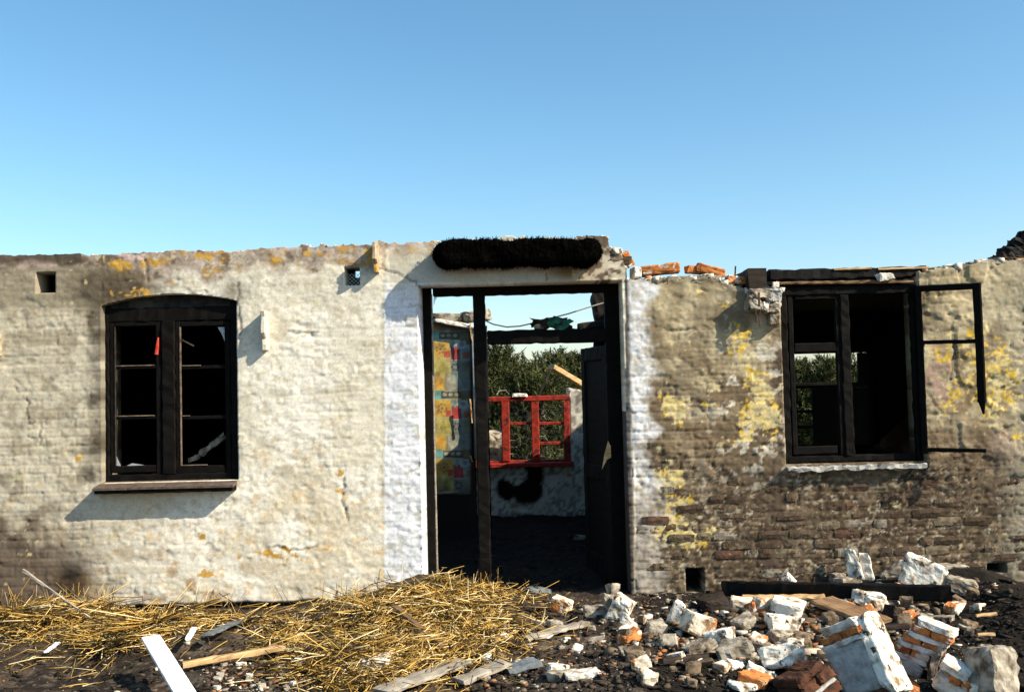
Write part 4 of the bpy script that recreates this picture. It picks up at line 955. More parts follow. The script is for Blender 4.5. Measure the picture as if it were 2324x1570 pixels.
chunk('rubble_lump', 1492, 1440, 44, 28, 'limegrey', 'small grey block with a white top below the upright wedge', rot=5, tilt=4, jit=.08)
chunk('rubble_lump', 1696, 1432, 44, 36, 'limegrey', 'grey wedge between the bright lump and the dark board', rot=30, tilt=-20)
chunk('rubble_lump', 1672, 1502, 70, 46, 'limegrey', 'low grey lump below the grey wedge', rot=-8, tilt=-12)
chunk('rubble_lump', 1722, 1486, 46, 46, 'limeorange', 'cream and brown lump squeezed between two grey ones', rot=-35, tilt=10)
chunk('rubble_lump', 1790, 1402, 70, 44, 'lime', 'white cube with stained edge atop its pale neighbour', rot=-25, tilt=12, jit=.09)
chunk('rubble_lump', 1782, 1434, 66, 36, 'lime', 'white lump under the white cube', rot=14, tilt=8)
chunk('rubble_lump', 1690, 1388, 56, 30, 'limeorange', 'cream block lying in front of the ochre board', rot=-10, tilt=3, jit=.08)
chunk('rubble_lump', 1732, 1390, 36, 36, 'limeorange', 'ochre stained lump beside the cream block', rot=25, tilt=12)
chunk('rubble_lump', 1630, 1388, 66, 34, 'wooddark', 'dark rounded lump left of the cream block', rot=12, tilt=-8)
chunk('rubble_slab', 1790, 1338, 40, 38, 'lime', 'white rounded slab leaning on the black plank', rot=-20, tilt=38, dep=.5)
chunk('rubble_slab', 1745, 1338, 62, 13, 'mortar', 'flat white strip beside the rounded slab', rot=2, jit=.06, dep=.5)
chunk('rubble_slab', 1940, 1312, 34, 74, 'lime', 'taller of two white slabs standing on end against the wall', rot=-25, tilt=-12, dep=.45, taper=.25, jit=.07)
chunk('rubble_slab', 1968, 1312, 26, 62, 'mortar', 'shorter of two white slabs standing on end against the wall', rot=-20, tilt=-8, dep=.5, taper=.2, jit=.07)
chunk('rubble_lump', 2108, 1340, 92, 78, 'lime', 'large square white lump near the wall streaked with soot', rot=-22, tilt=20, pitch=-10, jit=.08)
chunk('rubble_slab', 2036, 1318, 66, 30, 'limegrey', 'thin slab with white edge leaning beside the large square lump', rot=-8, tilt=-34, dep=.4, jit=.06)
chunk('rubble_lump', 2188, 1346, 66, 34, 'limegrey', 'brown block with a cream end right of the large square lump', rot=-15, tilt=14, jit=.09)
chunk('rubble_lump', 2156, 1302, 80, 18, 'limegrey', 'long low grey lump behind the large square one', rot=5)
chunk('rubble_slab', 1985, 1376, 74, 32, 'lime', 'flat white slab on the dark ash below the black plank', rot=-14, tilt=12, dep=.7)
chunk('rubble_slab', 2022, 1372, 34, 20, 'mortar', 'small white chip touching the flat white slab', rot=10, tilt=-8)
chunk('rubble_lump', 1905, 1322, 34, 24, 'limegrey', 'stained lump at the end of the ochre board', rot=12)
chunk('rubble_lump', 1412, 1402, 46, 52, 'lime', 'pale angular lump right in the doorway corner', rot=-18, tilt=20, jit=.18)
chunk('rubble_slab', 1384, 1392, 26, 50, 'limegrey', 'narrow pale lump on end beside the doorway', rot=15, tilt=-8, taper=.25, dep=.7)
chunk('rubble_lump', 1392, 1346, 26, 30, 'limegrey', 'small grey lump perched on the narrow lump by the doorway', rot=30, base=V3(1391, 1348, -.62))
chunk('rubble_slab', 1428, 1432, 22, 46, 'mortar', 'pale splinter of mortar pointing at the orange brick end', rot=-10, tilt=-42, dep=.5)
chunk('brick_piece', 1432, 1462, 52, 28, 'brick', 'orange brick end in the ash below the doorway lumps', 'brick', rot=24, tilt=-14)
chunk('rubble_lump', 1352, 1398, 50, 26, 'limegrey', 'low brownish lump left of the doorway lumps', rot=10)
chunk('brick_piece', 1274, 1388, 46, 32, 'limeorange', 'pink and white brick end lying before the threshold', 'brick', rot=-14, tilt=16, jit=.08)
chunk('rubble_lump', 1258, 1428, 34, 22, 'limegrey', 'grey lump between the straw and the brick end', rot=15)
chunk('rubble_slab', 1322, 1540, 78, 16, 'mortar', 'flat white sliver in the dark foreground earth', rot=8, tilt=-6, dep=.5, jit=.1)
chunk('rubble_lump', 1262, 1530, 44, 22, 'lime', 'white lump left of the flat sliver', rot=22)
chunk('rubble_lump', 852, 1522, 62, 30, 'lime', 'white lump at the head of the grey board', rot=14)
chunk('rubble_lump', 1262, 1548, 40, 26, 'limegrey', 'speckled grey lump under the white one', rot=-20)
chunk('rubble_lump', 1790, 1566, 50, 22, 'limegrey', 'brown lump at the front edge before the shaded brick', rot=5)
chunk('rubble_lump', 2140, 1545, 42, 60, 'brickdull', 'dull red brick lump wedged below the stepped masonry', 'brick', rot=-25, tilt=-14)
# small lumps nobody can tell apart
rs = random.Random(21)
for k in range(150):
    px = rs.uniform(1400, 2230); py = rs.uniform(1352, 1560) if px < 1900 else rs.uniform(1330, 1440)
    w = 14 + 34 * rs.random() ** 1.6; mm_ = rs.choices(['lime', 'limegrey', 'limeorange', 'wooddark', 'rubblebrown', 'brick'], [18, 24, 14, 14, 25, 5])[0]
    zone = 'near the black plank' if py < 1390 else 'in front of the bigger lumps' if py > 1470 else 'among the bigger white lumps'
    chunk('rubble_lump', px, py, w, w * rs.uniform(.35, .8), mm_, {'lime': 'small white lump ', 'limegrey': 'small greyish lump ', 'limeorange': 'small white lump with brick orange patches ', 'wooddark': 'small blackened lump ', 'rubblebrown': 'small brown lump ', 'brick': 'small orange brick scrap '}[mm_] + zone, 'rubble', rs.uniform(0, 180), rs.uniform(-25, 25), jit=.2, group='small lumps in the right hand rubble')
for k in range(26):
    px = rs.uniform(1080, 1400); py = rs.uniform(1400, 1560)
    w = rs.uniform(14, 34); chunk('rubble_lump', px, py, w, w * rs.uniform(.3, .7), (mm_ := rs.choice(['lime', 'limegrey', 'limegrey', 'wooddark'])), {'lime': 'small white', 'limegrey': 'small grey', 'wooddark': 'small black'}[mm_] + (' stone near the doorway' if py < 1480 else ' stone in the front ash') + ' between straw and rubble', 'rubble', rs.uniform(0, 180), rs.uniform(-20, 20), jit=.2, group='small stones in front of the doorway')
for k in range(16):
    px = rs.uniform(490, 690); py = rs.uniform(1505, 1565)
    w = rs.uniform(12, 26); chunk('rubble_lump', px, py, w, w * .6, (mm_ := rs.choice(['lime', 'limegrey', 'limegrey'])), {'lime': 'small whitish stone', 'limegrey': 'small grey stone'}[mm_] + ' in the gravel patch beside the white plank', 'stone', rs.uniform(0, 180), jit=.2, group='pale stones in the gravel patch')

corbel = None
for k, (px, py, w_, h_, d_, m_) in enumerate(((1722, 672, 62, 26, .15, 'limegrey'), (1704, 694, 32, 26, .16, 'limegrey'), (1748, 674, 36, 30, .12, 'mortargrey'), (1745, 702, 44, 26, .11, 'limegrey'), (1728, 698, 22, 24, .13, 'mortar'), (1752, 726, 26, 22, .09, 'limegrey'))):
    seedc[0] += 1; q_ = V3(px, py, .02); me = chunk_mesh('corbel' if k == 0 else 'stone', (w_ / 282, d_ * 2, h_ / 282), M[m_], seedc[0], .12, .05, 7)
    o = link(bpy.data.objects.new(me.name, me), house if k == 0 else corbel)
    if k == 0: corbel = o; o.location = q_
    else: o.location = q_ - corbel.location
for px, y0, y1 in ((1714, 700, 732), (1722, 664, 740)):
    p, q = V3(px, y0, -0.15) - corbel.location, V3(px + 3, y1, -0.13) - corbel.location; MB().bar(p, q, 0.016, 0.008, (0, 1, 0), 0.001).build('iron_strap', M['metal'], corbel)
# ------------------------------------------------------------------ pieces lying on the wall tops
def top_piece(name, px, py, wpx, hpx, Y, m, label, cat, rot=0, tilt=0, dep=.6, jit=.06, nz=.025):
    p = V3(px, py, Y); seedc[0] += 1; s_ = sc_at(p)
    me = chunk_mesh(name, (wpx / s_, wpx / s_ * dep, hpx / s_), M[m], seedc[0], jit, nz, 6)
    o = link(bpy.data.objects.new(name, me)); o.location = p; o.rotation_euler = (0, R(tilt), R(rot)); return tag(o, label, cat)
top_piece('brick_piece', 1498, 612, 84, 22, .10, 'brick', 'long orange brick lying flat on the broken wall right of the door', 'brick', -6, -5, .45)
top_piece('brick_piece', 1577, 613, 44, 18, .10, 'brick', 'short crumbly orange brick next to the sloping one', 'brick', 10, 4)
top_piece('brick_piece', 1612, 614, 66, 19, .08, 'brick', 'orange brick sloping down to the right on the broken wall', 'brick', -4, 15, .5)
top_piece('brick_piece', 1672, 637, 52, 20, .09, 'brick', 'rounded dark orange brick beside the beam end', 'brick', 6, 6, .6)
top_piece('brick_piece', 1424, 588, 18, 36, .10, 'brick', 'orange brick fragment standing tilted at the broken lintel end', 'brick', 10, -28, 1.0)
top_piece('rubble_lump', 1444, 618, 24, 26, .08, 'mortar', 'white mortar lump in the gap beside the lintel', 'rubble', 20, 0, .9, .16)
top_piece('rubble_lump', 1397, 571, 30, 16, .08, 'mortar', 'pale mortar crust on the broken end of the lintel', 'rubble', 0, 8, .8, .14)
top_piece('rubble_lump', 1372, 545, 16, 20, .06, 'mortar', 'small white lump at the end of the charred beam', 'rubble', 0, 0, .9, .14)
top_piece('rubble_lump', 2008, 629, 36, 18, -.02, 'mortar', 'white stone lying on the scorched wall plate', 'stone', 10, -4, .8, .16)
top_piece('rubble_lump', 1760, 646, 14, 12, -.02, 'mortar', 'tiny white crumb beside the beam end', 'rubble')
top_piece('rubble_slab', 1016, 721, 74, 20, YW + .05, 'limegrey', 'flat mortar slab lying on the papered inner wall', 'rubble', 0, 4, .5, .1)
top_piece('rubble_lump', 1083, 718, 64, 24, YW + .05, 'limegrey', 'rounded stone balanced behind the door mullion', 'stone', 10, -6, .8, .15)
top_piece('rubble_slab', 1030, 735, 90, 10, YW - .03, 'mortar', 'thin torn white crust along the papered wall top', 'rubble', 0, 12, .3, .06)
top_piece('rubble_lump', 1304, 890, 34, 16, YB + .08, 'mortar', 'white lump on the rear wall beside the red window', 'rubble', 0, 8, .7, .15)
top_piece('masonry_lump', 1112, 1022, 62, 84, YB + .55, 'limegrey', 'brown and white lump seen behind the left pane of the red window', 'masonry lump', 12, 8, .8, .2, .06)
top_piece('rubble_lump', 1180, 897, 34, 9, YB + .02, 'mortar', 'white crust lying on the red window head', 'rubble', 0, 0, .7, .1)
top_piece('masonry_lump', 1366, 700, 44, 70, 1.6, 'wooddark', 'dark sooty block on top of the inner wall by the door head', 'masonry lump', 0, -6, .9, .1)
top_piece('rubble_slab', 1345, 738, 70, 16, 1.5, 'wooddark', 'dark flat slab below the sooty block', 'rubble', 0, -8, .8, .08)
top_piece('rubble_lump', 1262, 736, 84, 22, YD + .05, 'wooddark', 'heap of dark charred scraps on the door transom', 'rubble', 0, -2, .4, .3, .16)
top_piece('rubble_lump', 1228, 742, 30, 11, YD + .04, 'limegrey', 'grey crumb beside the green rag', 'rubble', 0, 0, .5, .16)
top_piece('rag', 1272, 736, 46, 20, YD + .005, 'green', 'crumpled green rag on the door transom', 'rag', 12, 14, .4, .34, .16)
wr = MB(); wr.tube([V3(x, y, .5) for x, y in ((1100, 727), (1120, 736), (1150, 742), (1180, 740), (1215, 732), (1250, 722), (1290, 712), (1330, 699), (1375, 686))], .006, 6)
tag(wr.build('cable', M['pipe']), 'sagging burnt cable strung across the fanlight', 'cable')
rf = MB(); p, q = V3(1252, 832, 5.6), V3(1345, 888, 6.0); rf.bar(p, q, .12, .07, (0, 0, 1), .004)
tag(rf.build('fallen_rafter', M['woodpale']), 'pale broken rafter slanting down behind the red window', 'rafter')
rf = MB(); p, q = V3(1250, 838, 5.5), V3(1188, 975, 5.3); rf.bar(p, q, .03, .03, (0, 1, 0), .004)
tag(rf.build('fallen_lath', M['wooddark']), 'thin dark lath leaning under the pale rafter', 'lath')
# charred heap on the wall top at the right end
hp_ = empty('charred_thatch', V3(2310, 590, .16), 'black heap of charred thatch on the wall top at the right edge', 'thatch')
for (px, py, w, h, m_) in ((2322, 570, 56, 44, 'char'), (2298, 578, 46, 30, 'char'), (2340, 550, 50, 56, 'char'), (2276, 586, 34, 16, 'wooddark'), (2258, 592, 30, 8, 'limegrey')):
    seedc[0] += 1; p = V3(px, py, .14); s_ = sc_at(p); o = link(bpy.data.objects.new('clod', chunk_mesh('clod', (w / s_, .2, h / s_), M[m_], seedc[0], .16, .09, 8)), hp_); o.location = p - hp_.location
# things seen in the dark behind the arched window
pb = MB(); pb.bar(V3(456, 1030, .30), V3(511, 988, .30), .03, .05, (0, 0, 1), .009, .03); pb.bar(V3(428, 1045, .30), V3(455, 1033, .30), .02, .03, (0, 0, 1), .008, .02, 1.3); tag(pb.build('white_plank', M['limegrey']), 'broken white plank slanting behind the arched window', 'plank')
pb = MB(); pb.tube([V3(355, 804, .045), V3(357, 785, .04), V3(359, 766, .05)], [.016, .014, .006], 7); tag(pb.build('red_strip', M['redrag']), 'red strip hanging behind the arched window', 'strip')
pb = MB(); pb.bar(V3(407, 768, .16), V3(440, 785, .16), .01, .01, (0, 0, 1), .001); tag(pb.build('stick', M['woodpale']), 'thin pale stick in the top pane of the arched window', 'stick')

# ================================================================== TIMBER ON THE GROUND
def lie(name, a, b, w, t, m, label, cat, za=0.03, zb=0.03, jit=.003, up=(0, 0, 1), taper=1.0):
    p, q = place(*a), place(*b)
    for P_, z_, s_ in ((p, za, a), (q, zb, b)):
        zt_ = P_.z + z_; x, y = G(s_[0], s_[1], zt_); P_.x, P_.y, P_.z = x, y, zt_
    me = MB().bar((0, 0, 0), (q - p).length * Vector((1, 0, 0)), w, t, (0, 0, 1), jit, .04, taper).build(name, M[m] if isinstance(m, str) else m)
    d = (q - p).normalized(); sd_ = d.cross(Vector(up)).normalized() * -1; u_ = d.cross(sd_)
    me.matrix_world = Matrix.Translation(p) @ Matrix((d, sd_, u_)).transposed().to_4x4()
    return tag(me, label, cat)
lie('white_plank', (342, 1446), (432, 1592), .105, .022, 'white', 'white painted plank sloping towards the viewer on the straw', 'plank', .17, .10, .0008)
lie('batten', (415, 1508), (648, 1468), .05, .035, 'woodpale', 'bare pale batten tucked behind the white plank', 'batten', .05, .06)
lie('stick', (888, 1370), (1000, 1462), .045, .03, 'woodbrown', 'brown stick lying across the straw heap', 'stick', .05, .06, taper=.7)
lie('stick', (52, 1293), (205, 1402), .018, .018, 'woodgrey', 'thin grey stick leaning towards the wall at the left edge', 'stick', .10, .05, taper=.7)
lie('slate_strip', (470, 1440), (548, 1405), .07, .012, 'slate', 'dark blue grey strip lying in the thin straw', 'strip', .07, .07)
lie('board', (866, 1568), (1052, 1500), .14, .022, 'woodgrey', 'broad weathered grey board at the front edge', 'board', .04, .05, .006)
lie('board', (1040, 1546), (1150, 1502), .12, .02, 'woodgrey', 'shorter grey board beside the broad one', 'board', .03, .05, .006)
lie('board', (1146, 1520), (1222, 1500), .12, .03, 'slate', 'dark grey slab right of the two grey boards', 'board', .03, .04, .006)
lie('charred_plank', (1640, 1334), (2160, 1345), .05, .11, 'char', 'long black plank lying along the foot of the wall', 'plank', .06, .06, .005)
lie('board', (1686, 1356), (1872, 1354), .14, .02, 'woodpale', 'ochre board lying behind the white lumps', 'board', .05, .04, .004)
lie('board', (1866, 1362), (2000, 1412), .22, .03, 'woodbrown', 'brown scorched board sloping down among the rubble', 'board', .09, .05, .005)
lie('stick', (1884, 1430), (2060, 1420), .05, .03, 'wooddark', 'dark stick lying behind the largest white lump', 'stick', .05, .08)
lie('stick', (2215, 1396), (2262, 1392), .02, .015, 'woodpale', 'upper of two short pale sticks in the black heap', 'stick', .12, .1)
lie('stick', (2218, 1440), (2258, 1438), .02, .015, 'woodpale', 'lower of two short pale sticks in the black heap', 'stick', .1, .1)
lie('board', (1190, 1450), (1330, 1412), .09, .02, 'woodgrey', 'grey board half buried before the doorway', 'board', .02, .03, .006)
lie('stick', (440, 1425), (427, 1448), .035, .02, 'white', 'short white stick near the top of the white plank', 'stick', .06, .06)
lie('stick', (104, 1478), (132, 1458), .025, .015, 'white', 'short white stick lying in the straw at the left', 'stick', .06, .06)
lie('stick', (600, 1485), (760, 1468), .03, .02, 'wooddark', 'charred stick beyond the tip of the pale batten', 'stick', .03, .03)
lie('stick', (1500, 1500), (1660, 1482), .04, .03, 'wooddark', 'charred stick in the dark earth below the grey slab', 'stick', .04, .04)

# ================================================================== STRAW, CHIPS, CHARCOAL
rn = np.random.RandomState(3)
def straw_mesh(name, pos, dirs, ln, rad, col, label, cat):
    n = len(pos); dirs = dirs / np.linalg.norm(dirs, axis=1, keepdims=True)
    up = np.tile((0, 0, 1.0), (n, 1)); up[np.abs(dirs[:, 2]) > .9] = (1, 0, 0)
    a = np.cross(dirs, up); a /= np.linalg.norm(a, axis=1, keepdims=True); b = np.cross(a, dirs)
    bend = (rn.uniform(-1, 1, (n, 1)) * a + rn.uniform(-1, 1, (n, 1)) * b) * (ln * rn.exponential(.10, n))[:, None]
    vs = []
    for t in (0, .5, 1):
        c = pos + dirs * (ln * (t - .5))[:, None] + bend * (1 - abs(2 * t - 1))
        for k in range(3):
            th = 2 * math.pi * k / 3; vs.append(c + (a * math.cos(th) + b * math.sin(th)) * (rad * (1 - .35 * t))[:, None])
    v = np.stack(vs, 1).reshape(-1, 3)
    base = (np.arange(n) * 9)[:, None]
    qs = []
    for s_ in (0, 3):
        for k in range(3): qs.append(base + np.array([[s_ + k, s_ + (k + 1) % 3, s_ + 3 + (k + 1) % 3, s_ + 3 + k]]))
    q = np.stack(qs, 1).reshape(-1, 4); t_ = np.concatenate([base + np.array([[2, 1, 0]]), base + np.array([[6, 7, 8]])])
    o = mesh_np(name, v, q, M['straw'], None, np.repeat(col, 9, axis=0), tris=t_)
    return tag(o, label, cat, kind='stuff')
def G_np(px, py):
    d = np.stack([(px - 1162) / FPX, -(py - 785) / FPX, -np.ones_like(px)], 1) @ CMn.T
    z = np.zeros_like(px)
    for _ in range(8):
        t = (z - CAMP[2]) / d[:, 2]; x, y = CAMP[0] + d[:, 0] * t, CAMP[1] + d[:, 1] * t; z = .5 * z + .5 * gz(x, y)
    return x, y, gz(x, y)
def straw_field(regs, fans, upright):
    P_, D_, L_, Rr, C_ = [], [], [], [], []
    for (cx, cy, rx, ry, n) in regs:
        px, py = cx + rn.normal(0, .55, n) * rx, cy + rn.normal(0, .55, n) * ry
        ok = (py < 1590) & (py > 1300); px, py = px[ok], py[ok]; x, y, z = G_np(px, py)
        ok = y < -.03 + .25 * ((x > DR['x0'] + .05) & (x < DR['x1'])); x, y, z, px, py = x[ok], y[ok], z[ok], px[ok], py[ok]
        ok = rn.rand(len(x)) < ss(.34, .60, fbm(x * 3.2 + 5, y * 4.2, 3, 511)) + .10; x, y, z, px, py = x[ok], y[ok], z[ok], px[ok], py[ok]
        m = len(x); h = rn.exponential(.024, m); P_.append(np.stack([x, y, z + .004 + np.minimum(h, .09)], 1))
        th = (fbm(x * 1.3, y * 1.3, 2, 501) * 2 - 1) * 4.5 + .5 + rn.normal(0, .8, m)
        el_ = rn.normal(0, .24, m) + .07; D_.append(np.stack([np.cos(th) * np.cos(el_), np.sin(th) * np.cos(el_), np.sin(el_)], 1))
        L_.append(rn.uniform(.05, .36, m) * rn.uniform(.45, 1, m)); Rr.append(rn.uniform(.0021, .0048, m))
    for (cx, cy, n, l0, l1) in fans:
        x, y, z = G_np(np.array([float(cx)]), np.array([float(cy)])); th = rn.uniform(-math.pi, math.pi, n); el_ = rn.uniform(.02, .35, n); l = rn.uniform(l0, l1, n)
        d = np.stack([np.cos(th) * np.cos(el_), np.sin(th) * np.cos(el_), np.sin(el_)], 1); d[:, 1] = -np.abs(d[:, 1]) * np.where(rn.rand(n) < .8, 1, -.3)
        P_.append(np.stack([np.full(n, x[0]), np.full(n, y[0]), np.full(n, z[0] + .04)], 1) + d * (l * .55)[:, None] + rn.normal(0, .03, (n, 3)) * (1, 1, .3)); D_.append(d); L_.append(l); Rr.append(rn.uniform(.0026, .005, n))
    for (cx, cy, rx, ry, n) in upright:
        px, py = cx + rn.uniform(-1, 1, n) * rx, cy + rn.uniform(-1, 1, n) * ry; x, y, z = G_np(px, py); y = np.minimum(y, -.06)
        el_ = rn.uniform(.6, 1.5, n); th = rn.uniform(0, 6.28, n); l = rn.uniform(.10, .24, n)
        d = np.stack([np.cos(th) * np.cos(el_), np.sin(th) * np.cos(el_) * .4, np.sin(el_)], 1); P_.append(np.stack([x, y, z], 1) + d * (l * .5)[:, None]); D_.append(d); L_.append(l); Rr.append(rn.uniform(.002, .0034, n))
    P_, D_, L_, Rr = np.concatenate(P_), np.concatenate(D_), np.concatenate(L_), np.concatenate(Rr); n = len(P_)
    t = rn.rand(n, 1); c = np.array((0.22, 0.12, 0.025)) * (1 - t) + np.array((0.67, 0.43, 0.11)) * t
    pale = rn.rand(n) < .2; c[pale] = np.array((0.78, 0.62, 0.32)); dk = rn.rand(n) < .30; c[dk] = np.array((0.06, 0.036, 0.013))
    return P_, D_, L_, Rr, c
pick = rn.randint(0, len(beam_v), 2600); bp_ = beam_v[pick]; bc_ = np.stack([bp_[:, 0], np.full(len(bp_), a.y), np.full(len(bp_), a.z)], 1)
bd_ = (bp_ - np.stack([bp_[:, 0], np.full(len(bp_), -.11), np.full(len(bp_), V3(1170, 575, -.11).z)], 1)); bd_ /= np.linalg.norm(bd_, axis=1, keepdims=True) + 1e-6
bd_ = bd_ * .8 + rn.normal(0, .45, bd_.shape); br_ = straw_mesh('bristles', bp_, bd_, rn.uniform(.02, .06, len(bp_)), rn.uniform(.0014, .003, len(bp_)), np.full((len(bp_), 3), .003), None, None)
br_.data.materials[0] = M['soot']; br_.parent = beam
straw_mesh('straw', *straw_field([(985, 1385, 190, 62, 6000), (900, 1480, 170, 70, 3300), (1070, 1360, 90, 40, 900), (1110, 1450, 110, 55, 520), (800, 1535, 150, 36, 1100), (720, 1450, 150, 50, 620), (1180, 1420, 90, 40, 160)],
           [(850, 1395, 45, .25, .5), (990, 1345, 50, .2, .42), (1060, 1390, 40, .2, .4), (760, 1500, 30, .3, .5)], [(990, 1338, 120, 16, 60), (800, 1370, 40, 10, 20), (1080, 1370, 60, 20, 20)]), 'heap of golden straw against the wall and doorstep', 'straw')
straw_mesh('straw', *straw_field([(140, 1398, 210, 46, 3400), (330, 1427, 170, 46, 1500), (560, 1420, 200, 24, 520), (170, 1480, 220, 60, 330), (560, 1460, 220, 50, 200)],
           [(352, 1425, 90, .25, .6), (120, 1415, 60, .25, .5), (30, 1400, 50, .2, .5), (210, 1390, 50, .2, .45), (560, 1420, 40, .2, .45), (250, 1470, 40, .2, .45)], [(130, 1372, 150, 12, 60), (560, 1385, 200, 6, 22)]), 'thin straw bed on dark ash left of the heap', 'straw')
def chips(name, regs, cols, sz, label, cat):
    P_, S_, C_ = [], [], []
    for (cx, cy, rx, ry, n) in regs:
        px, py = cx + rn.uniform(-1, 1, n) * rx, cy + rn.uniform(-1, 1, n) * ry; ok = py < 1600; x, y, z = G_np(px[ok], py[ok])
        ok = (np.abs(y) > .06); P_.append(np.stack([x, y, z], 1)[ok])
    p = np.concatenate(P_); n = len(p); s_ = sz[0] * (sz[1] / sz[0]) ** (rn.rand(n) ** 2.2)
    cub = np.array([(x, y, z) for x in (-1, 1) for y in (-1, 1) for z in (-1, 1)], float)
    v = cub[None] * rn.uniform(.35, 1.0, (n, 8, 1)) * (rn.uniform(.35, 1.0, (n, 1, 3)) * ((1.2, 1, .55) if name != 'charcoal_bits' else (2.2, .6, .4)))
    th = rn.uniform(0, 6.28, n); c_, q_ = np.cos(th)[:, None], np.sin(th)[:, None]
    v = np.stack([v[..., 0] * c_ - v[..., 1] * q_, v[..., 0] * q_ + v[..., 1] * c_, v[..., 2] + .15], -1) * s_[:, None, None] + p[:, None]
    f = np.array([(0, 1, 3, 2), (4, 6, 7, 5), (0, 4, 5, 1), (2, 3, 7, 6), (0, 2, 6, 4), (1, 5, 7, 3)]); q = (np.arange(n) * 8)[:, None, None] + f[None]
    cc = np.array(cols)[rn.randint(0, len(cols), n)] * rn.uniform(.6, 1.15, (n, 1))
    return tag(mesh_np(name, v.reshape(-1, 3), q.reshape(-1, 4), M['chips'], None, np.repeat(np.clip(cc, 0, .85), 8, axis=0)), label, cat, kind='stuff')
chips('rubble_chips', [(1800, 1440, 440, 120, 1900), (1250, 1470, 200, 110, 1300), (580, 1540, 120, 40, 900), (600, 1450, 300, 70, 400), (2000, 1340, 260, 30, 500), (400, 1540, 420, 40, 250), (1700, 1348, 330, 14, 420), (2150, 1318, 160, 14, 200), (600, 1392, 260, 10, 160), (1500, 1360, 80, 12, 120)],
      [(.56, .49, .38), (.34, .28, .20), (.17, .125, .08), (.10, .07, .047), (.07, .05, .036), (.28, .13, .06), (.06, .045, .032), (.05, .038, .027), (.04, .03, .022), (.12, .09, .06)], (.005, .032), 'scatter of small mortar and brick chips over the burnt ground', 'rubble chips')
chips('rubble_fragments', [(1660, 1440, 230, 70, 520), (1820, 1420, 160, 60, 330), (1980, 1400, 160, 50, 200), (1420, 1440, 60, 50, 90), (2080, 1350, 120, 20, 60)],
      [(.62, .57, .48), (.45, .38, .28), (.24, .175, .11), (.13, .09, .058), (.09, .065, .042), (.36, .15, .06), (.06, .043, .03), (.16, .12, .08)], (.018, .06), 'broken fragments of brick and mortar filling the heap between the lumps', 'rubble fragments')
chips('charcoal_bits', [(1700, 1450, 620, 120, 1900), (600, 1490, 620, 90, 1100), (1240, 1350, 150, 40, 200), (2280, 1400, 70, 90, 400), (1180, 1270, 150, 60, 500), (1500, 1540, 200, 40, 350)],
      [(.012, .010, .008), (.022, .017, .013), (.06, .043, .03), (.035, .026, .02)], (.006, .04), 'black charcoal bits over the ground and the house floor', 'charcoal')
# a few pale scraps on the dark house floor
for (px, py, w, h, l) in ((1322, 1224, 32, 9, 'pale scrap on the dark floor near the rear wall'), (1130, 1180, 34, 12, 'pale bent scrap on the floor heap below the red window'), (1368, 1290, 26, 12, 'bluish scrap on the floor by the open door leaf'), (1225, 1345, 60, 10, 'blue grey scrap on the floor just inside the doorway')):
    chunk('scrap', px, py, w, h, 'slate' if 'blu' in l else 'limegrey', l, 'scrap', rot=px % 40, tilt=8, dep=.5)

# ================================================================== PINES BEHIND THE HOUSE
def pine_crown(seed, H=2.9, Rr=1.15):
    r = np.random.RandomState(seed); vs, cs = [], []
    lobes = [(0, 0, H * .45, Rr * .95, H * .46)] + [(math.cos(a) * Rr * .55, math.sin(a) * Rr * .55, H * r.uniform(.25, .72), Rr * r.uniform(.4, .62), H * r.uniform(.16, .27)) for a in np.linspace(0, 6.28, 8)[:-1]] + [(r.uniform(-.25, .25) * Rr, r.uniform(-.25, .25) * Rr, H * .86, Rr * .28, H * .14), (Rr * .3, -.1, H * .8, Rr * .24, H * .15)]
    for k in range(1500):
        lx, ly, lz, lr, lh = lobes[r.choice(len(lobes), p=[.22] + [.72 / (len(lobes) - 1)] * (len(lobes) - 2) + [1 - .22 - .72 / (len(lobes) - 1) * (len(lobes) - 2)])]
        d = r.normal(0, 1, 3); d /= np.linalg.norm(d); q = r.rand() ** .3
        c = np.array((lx + d[0] * lr * q, ly + d[1] * lr * q, max(.05, lz + d[2] * lh * q)))
        ax = np.array((d[0] * .5, d[1] * .5, .8)) + r.normal(0, .25, 3); ax /= np.linalg.norm(ax)
        L_ = r.uniform(.12, .28); tone = np.clip(r.normal(.45, .3), 0, 1); col = np.array((.016, .026, .007)) * (1 - tone) + np.array((.095, .10, .030)) * tone
        for j in range(11):
            u = j / 11; b0 = c + ax * L_ * (u - .5); e = ax * .75 + r.normal(0, .55, 3); e /= np.linalg.norm(e)
            sd_ = np.cross(e, r.normal(0, 1, 3)); sd_ /= np.linalg.norm(sd_) + 1e-6
            ln = r.uniform(.07, .13); wd_ = .014
            vs += [b0 - sd_ * wd_, b0 + sd_ * wd_, b0 + e * ln]; cs += [col * (.8 + .5 * u)] * 3
        if r.rand() < .3:
            sd_ = np.cross(ax, (0.3, .1, 1)); vs += [c + ax * L_ * .4 - sd_ * .016, c + ax * L_ * .4 + sd_ * .016, c + ax * (L_ * .4 + .12)]; cs += [np.array((.17, .125, .045))] * 3
    v = np.array(vs); v[:, 2] = np.minimum(v[:, 2], H * 1.02); t_ = np.arange(len(v)).reshape(-1, 3); return v, t_, np.array(cs)
protos = []
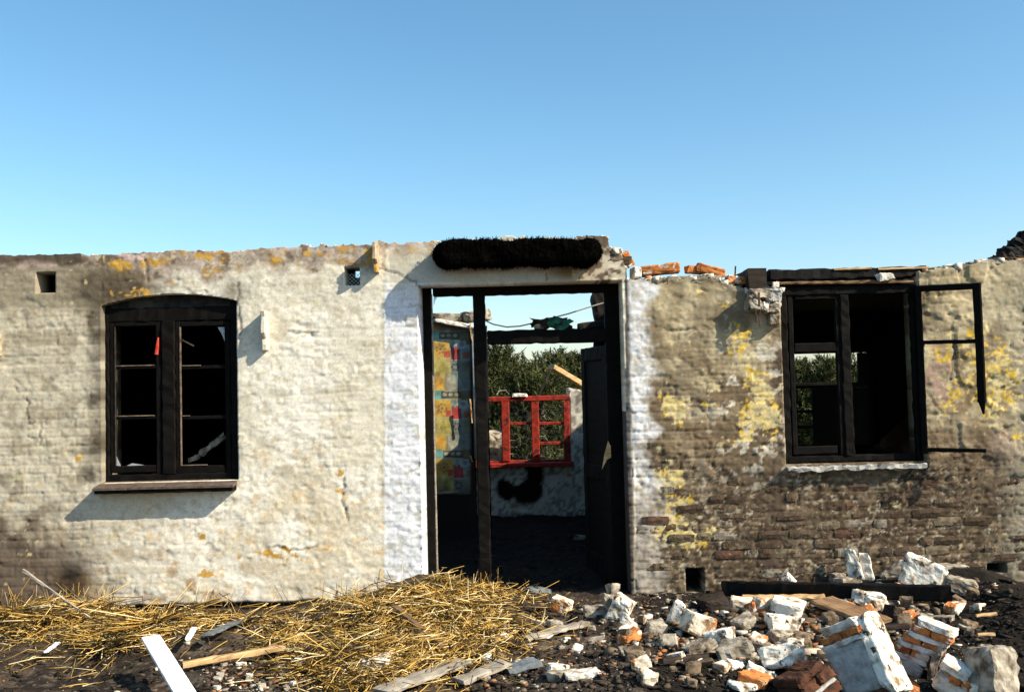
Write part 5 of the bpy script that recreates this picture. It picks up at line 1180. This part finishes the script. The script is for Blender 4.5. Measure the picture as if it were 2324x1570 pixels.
for k in range(3):
    H, Rr = ((2.9, 1.3), (3.1, .95), (2.6, 1.5))[k]
    root = empty('pine_tree', (0, 0, 0)); v, t_, c = pine_crown(60 + k, H, Rr); mesh_np('crown', v, None, M['needles'], root, c, tris=t_)
    b = MB(); b.tube([(0, 0, -.1), (.03, .02, H * .4), (-.02, .03, H * .75), (0, 0, H * .95)], [.075, .055, .035, .012], 7)
    for j in range(16):
        a, z = j * 2.4, H * (.12 + .05 * j); l = Rr * (.8 - .035 * j); b.tube([(0, 0, z), (math.cos(a) * l * .5, math.sin(a) * l * .5, z + .08), (math.cos(a) * l, math.sin(a) * l, z + .28)], [.022, .015, .006], 5)
    b.build('trunk', M['bark'], root); protos.append((root, H))
spots = [(1100, 768, 13.5, 0), (1152, 782, 14.2, 2), (1196, 822, 13, 0), (1243, 796, 15.5, 1), (1280, 788, 14, 1), (1330, 792, 14.8, 0), (1225, 832, 12.2, 2), (1170, 806, 17, 2), (1390, 800, 14, 0), (1030, 800, 14, 2),
         (1812, 812, 14, 0), (1850, 803, 15, 1), (1890, 806, 13.6, 0), (1938, 802, 14.6, 2), (1985, 806, 14, 0), (1760, 812, 14.5, 2), (1560, 806, 14.5, 0), (1660, 808, 14, 2), (1470, 802, 14.6, 2), (930, 806, 14, 0)]
look = {0: 'broad', 1: 'slender', 2: 'bushy'}
names = ['tall broad pine at the left of the door view', 'bushy pine beside the tall one in the door view', 'low pine in the dip of the skyline behind the red window', 'slender pine poking up over the rafter tip', 'slender dark pine directly above the pale rafter', 'pine at the right of the door view',
         'low bushy pine close behind the red window', 'bushy pine further back behind the door view', 'pine hidden right of the open door leaf', 'pine hidden behind the papered wall', 'pine at the left of the far window view', 'slender pine in the far window view',
         'broad pine in the middle of the far window view', 'bushy pine behind the mullion of the far window', 'pine at the right of the far window view', 'bushy pine left of the far window view', 'broad pine behind the wall between door and window', 'bushy pine behind the wall between door and window', 'bushy pine next to the door leaf behind the wall', 'pine behind the wall left of the door']
done = set()
for k, (px, py, Y, kind) in enumerate(spots):
    root, H = protos[kind]
    if kind in done:
        o = root.copy(); COL.objects.link(o)
        for ch in root.children: c = ch.copy(); COL.objects.link(c); c.parent = o
    else: o = root; done.add(kind)
    x, z = W(px, py, Y); g = float(gz(x, Y)); s_ = (z - g) / H
    o.location = (x, Y, g); o.scale = (s_ * random.uniform(.95, 1.15),) * 2 + (s_,); o.rotation_euler = (0, 0, random.uniform(0, 6.28))
    tag(o, names[k], 'pine tree', 'pines behind the house')
for kind, (root, H) in enumerate(protos):
    if kind not in done: bpy.data.objects.remove(root)
